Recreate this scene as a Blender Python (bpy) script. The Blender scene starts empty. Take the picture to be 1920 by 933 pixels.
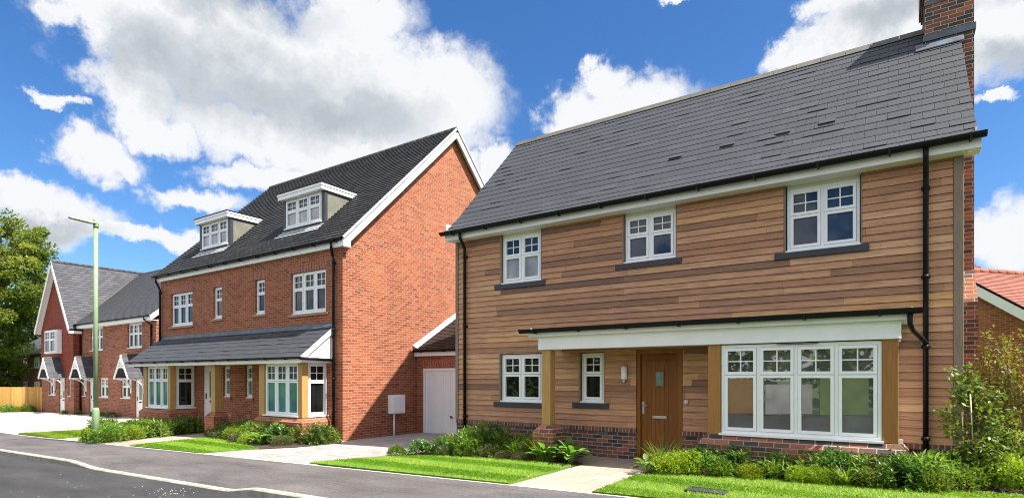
import bpy, math, random
import numpy as np
from mathutils import Vector, Matrix
R = math.radians
rng = random.Random(7)
nrg = np.random.default_rng(11)
scene = bpy.context.scene
COL = scene.collection

# ------------------------------------------------------------------ camera
F, HZ, TH, H = 1063.2, 706.5, R(34.106), 1.545
CA, SA = math.cos(TH), math.sin(TH)
cd = bpy.data.cameras.new("camera")
cam = bpy.data.objects.new("camera", cd)
COL.objects.link(cam)
cam.location = (0, 0, H)
cam.rotation_euler = (R(90), 0, TH)
cd.sensor_width = 36.0
cd.lens = F * 36 / 1920
cd.shift_y = (HZ - 466.5) / 1920
cd.clip_end = 3000
scene.camera = cam

def ray(u, v):
    a = (u - 960) / F
    return Vector((-SA + CA * a, CA + SA * a, (HZ - v) / F))

def gz(x):                      # the street falls gently to the left
    z = -.05 + .0227 * (x + 3.6)
    lo, hi = -.66, .10
    if z < -.5: z = -.5 - .16 * (1 - math.exp(-(-.5 - z) / .16))
    if z > hi: z = hi
    return z

# ------------------------------------------------------------------ materials
def new_mat(name):
    m = bpy.data.materials.new(name); m.use_nodes = True
    nt = m.node_tree
    for n in list(nt.nodes): nt.nodes.remove(n)
    out = nt.nodes.new('ShaderNodeOutputMaterial')
    b = nt.nodes.new('ShaderNodeBsdfPrincipled')
    nt.links.new(b.outputs[0], out.inputs[0])
    return m, nt, b

class NT:
    def __init__(s, nt): s.nt = nt
    def n(s, t, **k):
        x = s.nt.nodes.new(t)
        for a, b in k.items(): setattr(x, a, b)
        return x
    def l(s, a, b): s.nt.links.new(a, b)
    def math(s, op, a, b=None, c=None, clamp=False):
        x = s.n('ShaderNodeMath', operation=op); x.use_clamp = clamp
        for i, q in enumerate((a, b, c)):
            if q is None: continue
            if isinstance(q, (int, float)): x.inputs[i].default_value = q
            else: s.l(q, x.inputs[i])
        return x.outputs[0]
    def ramp(s, fac, stops, interp='LINEAR'):
        x = s.n('ShaderNodeValToRGB'); cr = x.color_ramp; cr.interpolation = interp
        while len(cr.elements) < len(stops): cr.elements.new(.5)
        for e, (p, c) in zip(cr.elements, stops):
            e.position = p; e.color = (*c, 1) if len(c) == 3 else c
        s.l(fac, x.inputs[0]); return x.outputs[0]
    def mix(s, fac, a, b, mode='MIX'):
        x = s.n('ShaderNodeMix', data_type='RGBA', blend_type=mode)
        for i, q in ((0, fac), (6, a), (7, b)):
            if isinstance(q, (int, float)): x.inputs[i].default_value = q
            elif isinstance(q, tuple): x.inputs[i].default_value = (*q, 1)
            else: s.l(q, x.inputs[i])
        return x.outputs[2]
    def noise(s, vec, scale, detail=3, rough=.55, dim='3D'):
        x = s.n('ShaderNodeTexNoise', noise_dimensions=dim)
        x.inputs['Scale'].default_value = scale; x.inputs['Detail'].default_value = detail
        x.inputs['Roughness'].default_value = rough
        if vec is not None: s.l(vec, x.inputs['Vector'])
        return x.outputs['Fac']
    def obj(s): return s.n('ShaderNodeTexCoord').outputs['Object']
    def mapping(s, vec, scale=(1, 1, 1)):
        x = s.n('ShaderNodeMapping'); x.inputs['Scale'].default_value = scale
        s.l(vec, x.inputs[0]); return x.outputs[0]
    def bump(s, h, bsdf, strength=.3, dist=.01):
        x = s.n('ShaderNodeBump'); x.inputs['Strength'].default_value = strength
        x.inputs['Distance'].default_value = dist
        s.l(h, x.inputs['Height']); s.l(x.outputs[0], bsdf.inputs['Normal'])
    def rnd(s):
        x = s.n('ShaderNodeAttribute'); x.attribute_name = 'rnd'; return x.outputs['Fac']

def plain(name, col, rough=.5, var=.12, scale=6, ior=1.5, bump=0):
    m, nt, b = new_mat(name); g = NT(nt)
    f = g.noise(g.obj(), scale, 4)
    c = g.mix(1.0, col, g.ramp(f, [(.3, (1 - var,) * 3), (.7, (1 + var * .5,) * 3)]), 'MULTIPLY')
    g.l(c, b.inputs['Base Color'])
    b.inputs['Roughness'].default_value = rough; b.inputs['IOR'].default_value = ior
    if bump: g.bump(g.noise(g.obj(), scale * 12, 3), b, bump, .005)
    return m

def brick(name, stops, mortar, bw=.225, bh=.075, mo=.006, rough=.88, swap=False):
    m, nt, b = new_mat(name); g = NT(nt)
    uv = g.n('ShaderNodeUVMap'); sx = g.n('ShaderNodeSeparateXYZ'); g.l(uv.outputs[0], sx.inputs[0])
    u, v = sx.outputs[0], sx.outputs[1]
    if swap: u, v = v, u
    vr = g.math('DIVIDE', v, bh); row = g.math('FLOOR', vr)
    uo = g.math('ADD', g.math('DIVIDE', u, bw), g.math('MULTIPLY', g.math('MODULO', g.math('ABSOLUTE', row), 2), .5))
    col = g.math('FLOOR', uo)
    fu = g.math('SUBTRACT', uo, col); fv = g.math('SUBTRACT', vr, row)
    du = g.math('MULTIPLY', g.math('MINIMUM', fu, g.math('SUBTRACT', 1, fu)), bw)
    dv = g.math('MULTIPLY', g.math('MINIMUM', fv, g.math('SUBTRACT', 1, fv)), bh)
    dist = g.math('MINIMUM', du, dv)
    wob = g.math('MULTIPLY', g.math('SUBTRACT', g.noise(g.obj(), 40, 2), .5), .006)
    mr = g.n('ShaderNodeMapRange'); mr.inputs[1].default_value = mo * .6; mr.inputs[2].default_value = mo * 1.5
    g.l(g.math('ADD', dist, wob), mr.inputs[0])
    cx = g.n('ShaderNodeCombineXYZ'); g.l(col, cx.inputs[0]); g.l(row, cx.inputs[1])
    wn = g.n('ShaderNodeTexWhiteNoise', noise_dimensions='2D'); g.l(cx.outputs[0], wn.inputs[0])
    bc = g.ramp(wn.outputs[0], stops)
    fine = g.noise(g.obj(), 55, 4, .7)
    bc = g.mix(1.0, bc, g.ramp(fine, [(.3, (.8,) * 3), (.7, (1.15,) * 3)]), 'MULTIPLY')
    big = g.noise(g.obj(), .9, 4)
    bc = g.mix(1.0, bc, g.ramp(big, [(.33, (.84,) * 3), (.67, (1.1,) * 3)]), 'MULTIPLY')
    c = g.mix(mr.outputs[0], mortar, bc)
    g.l(c, b.inputs['Base Color']); b.inputs['Roughness'].default_value = rough
    g.bump(g.math('ADD', mr.outputs[0], g.math('MULTIPLY', fine, .25)), b, .7, .006)
    return m

def by_rnd(name, stops, rough=.7, grain=None, var=(.85, 1.12), bump=.2, nscale=18, ior=1.5, interp='LINEAR', stain=None):
    m, nt, b = new_mat(name); g = NT(nt)
    c = g.ramp(g.rnd(), stops, interp)
    o = g.obj()
    if grain: o = g.mapping(o, grain)
    f = g.noise(o, nscale, 5, .65)
    c = g.mix(1.0, c, g.ramp(f, [(.3, (var[0],) * 3), (.7, (var[1],) * 3)]), 'MULTIPLY')
    if stain:
        s2 = g.noise(g.mapping(g.obj(), stain[1]), 1.0, 4, .6)
        c = g.mix(g.ramp(s2, [(.5, (0,) * 3), (.72, (stain[2],) * 3)]), c, stain[0])
    g.l(c, b.inputs['Base Color']); b.inputs['Roughness'].default_value = rough
    b.inputs['IOR'].default_value = ior
    if bump: g.bump(f, b, bump, .004)
    return m

def leaf_mat(name, stops, trans=.35, rough=.45):
    m, nt, b = new_mat(name); g = NT(nt)
    oi = g.n('ShaderNodeObjectInfo')
    c = g.ramp(g.rnd(), stops)
    hs = g.n('ShaderNodeHueSaturation')
    g.l(c, hs.inputs['Color'])
    g.l(g.math('ADD', .485, g.math('MULTIPLY', oi.outputs['Random'], .03)), hs.inputs['Hue'])
    g.l(g.math('ADD', .8, g.math('MULTIPLY', oi.outputs['Random'], .4)), hs.inputs['Value'])
    c = hs.outputs[0]
    g.l(c, b.inputs['Base Color']); b.inputs['Roughness'].default_value = rough
    tr = g.n('ShaderNodeBsdfTranslucent'); g.l(g.mix(1.0, c, (1.25, 1.2, .5), 'MULTIPLY'), tr.inputs[0])
    ms = g.n('ShaderNodeMixShader'); ms.inputs[0].default_value = trans
    out = [n for n in nt.nodes if n.type == 'OUTPUT_MATERIAL'][0]
    g.l(b.outputs[0], ms.inputs[1]); g.l(tr.outputs[0], ms.inputs[2]); g.l(ms.outputs[0], out.inputs[0])
    return m

def glass(name, col, rough=.015, ior=1.75, wav=.004, blind=None):
    m, nt, b = new_mat(name); g = NT(nt)
    f = g.noise(g.obj(), 1.3, 3)
    g.l(g.mix(1.0, col, g.ramp(f, [(.35, (.55,) * 3), (.65, (1.4,) * 3)]), 'MULTIPLY'), b.inputs['Base Color'])
    b.inputs['Roughness'].default_value = rough; b.inputs['IOR'].default_value = ior
    g.bump(g.noise(g.obj(), 1.1, 1), b, .25, wav)
    return m

def asphalt(name, col, bumpy=.5, patch=.3):
    m, nt, b = new_mat(name); g = NT(nt); o = g.obj()
    f = g.noise(g.mapping(o, (1, .6, 1)), 34, 5, .8); p = g.noise(g.mapping(o, (.35, 1.0, 1)), 1.6, 5, .6)
    sp = g.noise(o, 420, 1)
    c = g.mix(1.0, col, g.ramp(f, [(.34, (.55,) * 3), (.66, (1.5,) * 3)]), 'MULTIPLY')
    c = g.mix(1.0, c, g.ramp(p, [(.3, (1 - patch,) * 3), (.7, (1 + patch,) * 3)]), 'MULTIPLY')
    c = g.mix(g.ramp(sp, [(.74, (0,) * 3), (.80, (.22,) * 3)]), c, (.35, .33, .31))
    g.l(c, b.inputs['Base Color']); b.inputs['Roughness'].default_value = .85
    g.bump(g.math('ADD', f, g.math('MULTIPLY', sp, .5)), b, bumpy, .012)
    return m

def slabs(name, stops, joint, bw, bh, mo=.004, rough=.8):
    return brick(name, stops, joint, bw, bh, mo, rough)

RED = [(0, (.14, .045, .028)), (.04, (.22, .056, .026)), (.3, (.275, .068, .029)), (.62, (.325, .087, .036)), (.88, (.36, .11, .046)), (.97, (.30, .12, .06)), (1, (.20, .10, .065))]
M = {}
M['red_brick'] = brick('red_brick', RED, (.44, .25, .155))
M['red_brick_v'] = brick('red_brick_soldier', RED[1:5], (.5, .32, .24), swap=True)
MULTI = [(0, (.045, .035, .038)), (.3, (.085, .05, .045)), (.55, (.15, .06, .042)), (.8, (.23, .085, .05)), (1, (.36, .12, .06))]
M['multi_brick'] = brick('multi_brick', [(0, (.045, .035, .038)), (.3, (.08, .048, .045)), (.55, (.15, .058, .04)), (.8, (.22, .078, .045)), (1, (.34, .11, .055))], (.36, .31, .25))
M['multi_brick_v'] = brick('multi_brick_rowlock', MULTI[:4], (.42, .37, .30), swap=True)
M['orange_brick'] = brick('orange_multi_brick', [(0, (.10, .05, .04)), (.3, (.20, .07, .04)), (.6, (.36, .11, .05)), (1, (.46, .15, .065))], (.42, .36, .29))
M['far_brick'] = brick('far_brick', [(0, (.07, .03, .025)), (.2, (.22, .065, .035)), (.6, (.31, .09, .042)), (1, (.36, .12, .055))], (.34, .20, .13))
M['tile_hung'] = brick('tile_hung', [(0, (.20, .034, .018)), (.5, (.27, .045, .022)), (1, (.33, .06, .03))], (.07, .014, .01), .165, .11, .007)
M['cedar'] = by_rnd('cedar', [(0, (.19, .112, .08)), (.15, (.30, .16, .098)), (.35, (.43, .218, .122)), (.55, (.51, .264, .145)), (.75, (.57, .31, .17)), (.9, (.63, .375, .20)), (1, (.62, .33, .14))], .66, (.5, 8, 9), (.68, 1.22), .3, 6, ior=1.35, stain=((.20, .125, .095), (1.6, 6, 14), .5))
M['grey_wood'] = by_rnd('grey_wood', [(0, (.22, .165, .12)), (1, (.30, .22, .155))], .75, (9, 9, .6), (.7, 1.15), .3, 7)
M['oak_post'] = by_rnd('oak_post', [(0, (.45, .25, .075)), (1, (.50, .29, .10))], .55, (8, 8, .5), (.72, 1.12), .25, 6)
M['oak_dark'] = by_rnd('oak_dark', [(0, (.31, .135, .025)), (1, (.36, .165, .035))], .55, (8, 8, .5), (.72, 1.12), .25, 6)
M['oak_door'] = by_rnd('oak_door', [(0, (.20, .068, .009)), (.5, (.235, .084, .013)), (1, (.265, .10, .02))], .42, (10, 10, .5), (.66, 1.15), .2, 7, ior=1.35)
M['slate'] = by_rnd('slate', [(0, (.045, .049, .056)), (.8, (.050, .054, .062)), (1, (.056, .060, .068))], .62, None, (.68, 1.28), .3, 42, ior=1.3)
M['plain_tile'] = by_rnd('plain_tile', [(0, (.014, .014, .017)), (.6, (.024, .024, .028)), (1, (.042, .04, .042))], .62, None, (.75, 1.25), .25, 25)
M['grey_tile'] = by_rnd('grey_tile', [(0, (.050, .051, .060)), (.6, (.066, .067, .077)), (.96, (.08, .079, .088)), (1, (.10, .078, .07))], .7, None, (.8, 1.2), .25, 25, ior=1.35)
M['charcoal_tile'] = by_rnd('charcoal_tile', [(0, (.035, .036, .042)), (1, (.06, .06, .068))], .65, None, (.8, 1.2), .25, 25)
M['brown_tile'] = by_rnd('brown_tile', [(0, (.022, .014, .012)), (1, (.048, .028, .023))], .75, None, (.8, 1.2), .25, 25, ior=1.35)
M['red_tile'] = by_rnd('red_tile', [(0, (.20, .06, .035)), (1, (.28, .097, .062))], .75, None, (.8, 1.2), .25, 25)
M['upvc'] = plain('upvc', (.86, .86, .87), .3, .03)
M['white_paint'] = plain('white_paint', (.85, .85, .85), .4, .05, 3)
M['cream_board'] = plain('cream_board', (.70, .67, .55), .5, .05, 3)
M['grey_white'] = plain('grey_white_door', (.86, .87, .88), .45, .04, 3)
M['black'] = plain('black_plastic', (.006, .006, .007), .5, .1, 5, ior=1.3)
M['darksill'] = plain('dark_sill', (.03, .033, .042), .5, .2, 5)
M['lead'] = plain('lead', (.085, .105, .135), .55, .45, 5, bump=.2)
M['pale_lead'] = plain('pale_lead', (.42, .43, .45), .45, .25, 5, bump=.2)
M['render_grey'] = plain('render_grey', (.17, .165, .13), .8, .2, 3, bump=.1)
M['ridge'] = plain('ridge_clay', (.10, .095, .08), .75, .3, 7, bump=.2)
M['stone_sill'] = plain('stone_sill', (.40, .22, .13), .8, .2, 9, bump=.1)
M['metal'] = plain('brushed_metal', (.5, .5, .5), .3, .1)
for n_ in ('metal',): M[n_].node_tree.nodes['Principled BSDF'].inputs['Metallic'].default_value = .9
M['lamp_green'] = plain('lamp_green', (.22, .32, .17), .45, .1, 4)
M['lamp_lens'] = plain('lamp_lens', (.05, .04, .03), .2, .1)
M['frost'] = plain('frosted', (.16, .24, .23), .15, .25, 8)
M['glass_sky'] = glass('glass_upper', (.018, .034, .068), ior=1.5)
M['glass_dark'] = glass('glass_dark', (.010, .013, .013), ior=1.5)
M['glass_teal'] = glass('glass_teal', (.03, .17, .18), .06, 1.6)
M['glass_net'] = glass('glass_net', (.27, .28, .30), .08, 1.7)
M['glass_bay'] = glass('glass_bay', (.085, .088, .085), ior=2.3, wav=.0015)
M['kerb'] = plain('kerb_concrete', (.36, .345, .29), .85, .35, 4, bump=.3)
M['edging'] = plain('edging_concrete', (.50, .47, .41), .85, .25, 6, bump=.2)
M['road'] = asphalt('road_asphalt', (.032, .031, .032), .7, .45)
M['pave'] = asphalt('footway_asphalt', (.092, .082, .081), .6, .38)
M['paving'] = slabs('block_paving', [(0, (.40, .37, .33)), (.5, (.50, .47, .43)), (1, (.58, .54, .49))], (.30, .28, .24), .2, .1, .003)
M['shade_paving'] = slabs('grey_block_paving', [(0, (.26, .25, .24)), (.5, (.33, .315, .30)), (1, (.39, .37, .35))], (.17, .16, .15), .2, .1, .004)
M['flags'] = slabs('path_flags', [(0, (.34, .265, .205)), (.5, (.40, .325, .26)), (1, (.43, .355, .29))], (.22, .18, .14), .6, .45, .006)
M['soil'] = plain('bark_mulch', (.06, .036, .024), .95, .6, 14, bump=.8)
M['earth'] = plain('earth', (.10, .085, .05), .95, .3, 2, bump=.4)
M['turf'] = plain('turf', (.11, .19, .02), .95, .3, 5, bump=.4)
M['timber'] = by_rnd('fence_timber', [(0, (.46, .235, .05)), (.5, (.54, .29, .07)), (1, (.62, .36, .10))], .75, (8, 8, .6), (.75, 1.15), .25, 6)
M['bark'] = plain('bark', (.16, .12, .085), .9, .4, 9, bump=.6)
M['cane'] = plain('cane', (.55, .42, .26), .6, .15, 6)
M['tie'] = plain('tree_tie', (.60, .27, .17), .6, .2, 9)
M['stone'] = plain('stone_chips', (.62, .60, .55), .8, .2, 30)
M['iron'] = plain('cast_iron', (.045, .047, .05), .55, .3, 20)
M['hoard'] = plain('white_boards', (.62, .62, .60), .6, .35, 1.2)
M['hoard_green'] = plain('green_boards', (.20, .30, .05), .6, .3, 1.5)
M['leaf_laurel'] = leaf_mat('leaf_laurel', [(0, (.04, .095, .018)), (.6, (.08, .175, .03)), (1, (.15, .27, .06))], .32, .28)
M['leaf_lime'] = leaf_mat('leaf_lime', [(0, (.14, .21, .014)), (.5, (.24, .33, .024)), (1, (.38, .45, .06))], .45)
M['leaf_mid'] = leaf_mat('leaf_mid', [(0, (.075, .14, .018)), (.6, (.155, .25, .034)), (1, (.26, .36, .07))], .42)
M['leaf_blade'] = leaf_mat('leaf_blade', [(0, (.10, .19, .025)), (.6, (.20, .31, .04)), (1, (.36, .42, .10))], .45, .4)
M['leaf_hosta'] = leaf_mat('leaf_hosta', [(0, (.09, .22, .03)), (.7, (.17, .33, .06)), (1, (.50, .50, .26))], .45, .35)
M['leaf_heath'] = leaf_mat('leaf_heath', [(0, (.07, .07, .028)), (.6, (.12, .135, .045)), (.9, (.19, .18, .065)), (1, (.20, .11, .08))], .3, .6)
M['leaf_tree'] = leaf_mat('leaf_tree', [(0, (.06, .09, .012)), (.5, (.155, .195, .032)), (1, (.34, .36, .10))], .5)
M['leaf_beech'] = leaf_mat('leaf_beech', [(0, (.10, .12, .018)), (.5, (.20, .20, .035)), (.85, (.32, .27, .06)), (1, (.30, .16, .05))], .5)
M['leaf_dark'] = leaf_mat('leaf_dark', [(0, (.022, .045, .01)), (1, (.06, .10, .02))], .3)
M['grass'] = leaf_mat('grass', [(0, (.08, .19, .006)), (.4, (.15, .30, .011)), (.75, (.26, .41, .022)), (1, (.38, .42, .08))], .45, .65)

# ------------------------------------------------------------------ mesh helpers
ROOT = {}
class MB:
    def __init__(s): s.v = []; s.f = []; s.r = []; s.sm = []
    def face(s, pts, r=None, smooth=False):
        i = len(s.v); s.v += [tuple(p) for p in pts]
        s.f.append(tuple(range(i, i + len(pts)))); s.r.append(rng.random() if r is None else r); s.sm.append(smooth)
    def hexa(s, p, r=None):       # 8 points: bottom ring then top ring
        r = rng.random() if r is None else r
        i = len(s.v); s.v += [tuple(q) for q in p]
        for q in ((3, 2, 1, 0), (4, 5, 6, 7), (0, 1, 5, 4), (1, 2, 6, 5), (2, 3, 7, 6), (3, 0, 4, 7)):
            s.f.append(tuple(i + k for k in q)); s.r.append(r); s.sm.append(False)
    def box(s, x0, x1, y0, y1, z0, z1, r=None):
        s.hexa([(x0, y0, z0), (x1, y0, z0), (x1, y1, z0), (x0, y1, z0), (x0, y0, z1), (x1, y0, z1), (x1, y1, z1), (x0, y1, z1)], r)
    def prism(s, poly, axis, a, b, r=None):   # poly in the two other axes
        def P(p, t):
            if axis == 'x': return (t, p[0], p[1])
            if axis == 'y': return (p[0], t, p[1])
            return (p[0], p[1], t)
        r = rng.random() if r is None else r
        n = len(poly)
        s.face([P(p, a) for p in poly], r); s.face([P(p, b) for p in reversed(poly)], r)
        for i in range(n):
            j = (i + 1) % n
            s.face([P(poly[j], a), P(poly[i], a), P(poly[i], b), P(poly[j], b)], r)
    def tube(s, pts, rad, n=8, r=None, caps=True):
        pts = [Vector(p) for p in pts]; r = rng.random() if r is None else r
        rads = rad if isinstance(rad, (list, tuple)) else [rad] * len(pts)
        i0 = len(s.v)
        for k, p in enumerate(pts):
            t = (pts[min(k + 1, len(pts) - 1)] - pts[max(k - 1, 0)]).normalized()
            a = t.orthogonal().normalized() if abs(t.z) < .99 else Vector((1, 0, 0))
            if abs(t.z) < .9: a = t.cross(Vector((0, 0, 1))).normalized()
            c = t.cross(a)
            for j in range(n):
                w = 2 * math.pi * j / n
                s.v.append(tuple(p + (a * math.cos(w) + c * math.sin(w)) * rads[k]))
        for k in range(len(pts) - 1):
            for j in range(n):
                a0 = i0 + k * n + j; a1 = i0 + k * n + (j + 1) % n
                s.f.append((a0, a1, a1 + n, a0 + n)); s.r.append(r); s.sm.append(True)
        if caps:
            s.f.append(tuple(i0 + j for j in reversed(range(n)))); s.r.append(r); s.sm.append(False)
            e = i0 + (len(pts) - 1) * n
            s.f.append(tuple(e + j for j in range(n))); s.r.append(r); s.sm.append(False)
    def wall(s, x0, x1, z0, z1, y0, y1, holes):
        zs = sorted({z0, z1, *[h[2] for h in holes], *[h[3] for h in holes]}); zs = [z for z in zs if z0 <= z <= z1]
        for a, b in zip(zs[:-1], zs[1:]):
            cuts = sorted((h[0], h[1]) for h in holes if h[2] < b - 1e-5 and h[3] > a + 1e-5)
            x = x0
            for c in cuts:
                if c[0] > x: s.box(x, c[0], y0, y1, a, b)
                x = max(x, c[1])
            if x < x1: s.box(x, x1, y0, y1, a, b)
    def gutter(s, x0, x1, y, z, r=.055):     # half-round gutter along x, its lip at z
        n = 8
        for k in range(n):
            w0 = math.pi * k / n; w1 = math.pi * (k + 1) / n
            p = [(x0, y - r * math.cos(w0), z - r * math.sin(w0)), (x0, y - r * math.cos(w1), z - r * math.sin(w1)),
                 (x1, y - r * math.cos(w1), z - r * math.sin(w1)), (x1, y - r * math.cos(w0), z - r * math.sin(w0))]
            s.face(p, .5, True)
            q = r - .006
            p = [(x0, y - q * math.cos(w0), z - q * math.sin(w0)), (x1, y - q * math.cos(w0), z - q * math.sin(w0)),
                 (x1, y - q * math.cos(w1), z - q * math.sin(w1)), (x0, y - q * math.cos(w1), z - q * math.sin(w1))]
            s.face(p, .5, True)
        for x in (x0, x1):
            s.face([(x, y - r * math.cos(math.pi * k / n), z - r * math.sin(math.pi * k / n)) for k in range(n + 1)], .5)
        k = x0 + .35
        while k < x1:                         # brackets and unions
            s.box(k - .014, k + .014, y - r - .006, y + r, z - r - .012, z + .003); k += .95
    def build(s, name, mat, parent=None, bevel=0):
        me = bpy.data.meshes.new(name)
        off = Vector((0, 0, 0))
        if parent is not None: off = ROOT.get(parent.name, off)
        V = np.array(s.v, dtype=np.float64)
        me.from_pydata((V - np.array(off)).tolist(), [], s.f)
        at = me.attributes.new('rnd', 'FLOAT', 'FACE'); at.data.foreach_set('value', np.array(s.r, dtype=np.float32))
        me.polygons.foreach_set('use_smooth', np.array(s.sm, dtype=bool))
        uvl = me.uv_layers.new(name='uv')
        uv = np.zeros((len(me.loops), 2), dtype=np.float32)
        for p in me.polygons:
            nx, ny, nz = (abs(q) for q in p.normal)
            for li in p.loop_indices:
                x, y, z = V[me.loops[li].vertex_index]
                if nz > .75: uv[li] = (x, y)
                elif nx > ny: uv[li] = (y + .11, z)
                else: uv[li] = (x, z)
        uvl.data.foreach_set('uv', uv.ravel())
        me.materials.append(M[mat] if isinstance(mat, str) else mat)
        o = bpy.data.objects.new(name, me); COL.objects.link(o)
        if parent is not None:
            o.parent = parent; ROOT[o.name] = off
        if bevel:
            md = o.modifiers.new('bevel', 'BEVEL'); md.width = bevel; md.segments = 2; md.limit_method = 'ANGLE'
        return o

def thing(name, label, cat, loc, group=None):
    o = bpy.data.objects.new(name, None); COL.objects.link(o)
    o.location = loc; o.empty_display_size = .1
    ROOT[o.name] = Vector(loc)
    o['label'] = label; o['category'] = cat
    if group: o['group'] = group
    return o
def tag(o, label=None, cat=None, group=None, kind=None):
    for k, v in (('label', label), ('category', cat), ('group', group), ('kind', kind)):
        if v: o[k] = v
    return o
def one(name, mb, mat, label, cat, loc=(0, 0, 0), group=None):
    e = bpy.data.objects.new('tmp', None); ROOT['tmp'] = Vector(loc); e.name = 'tmp'
    ROOT[e.name] = Vector(loc)
    o = mb.build(name, mat, e); o.parent = None; bpy.data.objects.remove(e)
    o.location = loc; ROOT[o.name] = Vector(loc)
    return tag(o, label, cat, group)

# ------------------------------------------------------------------ building parts
def window(parent, x0, x1, z0, z1, y, lights=2, split=.42, face='front', fw=.045, top='glass_sky', low='glass_sky',
           sill=True, name='window', bars=True, label=None, sill_out=.06):
    """a white casement window: fanlight with 2 x 2 glazing bars over a tall pane in each light"""
    if face == 'front': P = lambda u, z, d: (u, y - d, z)
    else: P = lambda u, z, d: (y + d, u, z)
    def bx(mb, a, b, c, d, n0, n1):
        q = [P(a, c, n1), P(b, c, n1), P(b, c, n0), P(a, c, n0), P(a, d, n1), P(b, d, n1), P(b, d, n0), P(a, d, n0)]
        mb.hexa(q, .5)
    f = MB(); g1 = MB(); g2 = MB()
    W = x1 - x0
    bx(f, x0, x1, z0, z0 + fw, -.07, 0); bx(f, x0, x1, z1 - fw, z1, -.07, 0)
    bx(f, x0, x0 + fw, z0 + fw, z1 - fw, -.07, 0); bx(f, x1 - fw, x1, z0 + fw, z1 - fw, -.07, 0)
    lw = (W - fw * (lights + 1)) / lights
    zt = z1 - fw - (z1 - z0 - 2 * fw) * split
    for i in range(lights):
        a = x0 + fw + i * (lw + fw); b = a + lw
        if i: bx(f, a - fw, a, z0 + fw, z1 - fw, -.07, -.002)
        s = min(.05, lw * .16)
        e = .012
        for (c, d) in ((zt, z1 - fw), (z0 + fw, zt)):
            bx(f, a + .004, b - .004, c + .004, c + s, -.06, e); bx(f, a + .004, b - .004, d - s, d - .004, -.06, e)
            bx(f, a + .004, a + s, c + s, d - s, -.06, e); bx(f, b - s, b - .004, c + s, d - s, -.06, e)
            (bx(g1, a + s - .002, b - s + .002, c + s - .002, d - s + .002, -.045, -.03) if c == zt else
             bx(g2, a + s - .002, b - s + .002, c + s - .002, d - s + .002, -.045, -.03))
        if bars:
            c, d = zt + s, z1 - fw - s; m = (a + b) / 2; h = .009
            bx(f, m - h, m + h, c, d, -.029, -.012); bx(f, a + s, b - s, (c + d) / 2 - h, (c + d) / 2 + h, -.028, -.014)
    if sill:
        bx(f, x0 - .03, x1 + .03, z0 - .03, z0 + .004, -.07, sill_out)
    w = f.build(name, 'upvc', parent)
    if label: w['label'] = label
    if top == low:

        n = len(g1.v); g1.v += g2.v; g1.f += [tuple(k + n for k in q) for q in g2.f]; g1.r += g2.r; g1.sm += g2.sm
        g1.build('pane', top, w)
    else:
        g1.build('fanlight_pane', top, w); g2.build('pane', low, w)
    return w

def tiles(mb, P, x0, x1, s0, s1, gauge, width, th=.012, lift=None, jit=.0, clip=None, vis=None, loose=0):
    """courses of roof tiles; P(x, s, n) -> point at x along the eave, s up the slope, n off it"""
    lift = th * 1.6 if lift is None else lift
    row = 0; s = s0
    while s < s1 - 1e-4:
        e = min(s + gauge + .03, s1)
        x = x0 - (width * .5 if row % 2 else 0)
        while x < x1 - 1e-4:
            a, b = max(x, x0) + .002, min(x + width, x1) - .002
            if b - a > .01 and (vis is None or vis((a + b) / 2, s)):
                j = rng.uniform(-jit, jit); j2 = rng.uniform(0, jit * .25)
                lo = lift + j2; r = rng.random()
                if rng.random() < loose: lo += rng.uniform(.003, .011)
                if clip:
                    a, b = clip(a, b, s)
                    if b - a < .01: x += width; continue
                p = [P(a, s + j, lo - th), P(b, s + j, lo - th), P(b, e, -.004), P(a, e, -.004),
                     P(a, s + j, lo), P(b, s + j, lo), P(b, e, .006), P(a, e, .006)]
                mb.hexa(p, r)
            x += width
        s += gauge; row += 1

def soldier(parent, x0, x1, z0, z1, y, mat='red_brick_v'):
    mb = MB(); mb.box(x0, x1, y - .004, y + .05, z0, z1); mb.build('brick_lintel', mat, parent)

def downpipe(parent, pts, r=.034, brackets=()):
    mb = MB(); mb.tube(pts, r, 10, .5); o = mb.build('downpipe', 'black', parent)
    if brackets:
        b = MB()
        for (x, y, z) in brackets:
            b.box(x - .055, x + .055, y - .01, y + .05, z - .02, z + .02); b.tube([(x, y, z - .03), (x, y, z + .03)], r + .008, 10, .5)
        b.build('pipe_bracket', 'black', o)
    return o

def oakpost(parent, x0, x1, y0, y1, z0, z1, mat='oak_post', name='oak_post'):
    mb = MB(); mb.box(x0, x1, y0, y1, z0, z1); return mb.build(name, mat, parent, bevel=.008)

# ================================================================== CEDAR HOUSE (right)
FY = 10.6                                   # facade plane of the row
hs = thing('detached_house', 'cedar clad house with grey slate roof, white porch beam and brick chimney', 'house', (-4, FY, 0))
XL, XR = -8.78, .82
RY, RZ, EY, EZ = 13.5, 8.19, 10.25, 4.95    # ridge and eave edge
# masonry core with gable ends
mb = MB()
mb.prism([(10.76, -.4), (16.2, -.4), (16.2, 4.85), (RY, 7.75), (10.76, 4.95)], 'x', XL + .05, XR)
mb.build('wall', 'multi_brick', hs)
# plinth
mb = MB()
gapd = (-4.215, -3.32)
mb.wall(XL, XR, -.5, .455, FY - .02, 10.755, [(gapd[0], gapd[1], -.5, .6)])
mb.build('brick_plinth', 'multi_brick', hs)
mb = MB()
mb.wall(XL - .005, XR + .005, .455, .535, FY - .045, 10.757, [(gapd[0], gapd[1], .4, .6)])
mb.build('plinth_course', 'multi_brick_v', hs)
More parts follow.
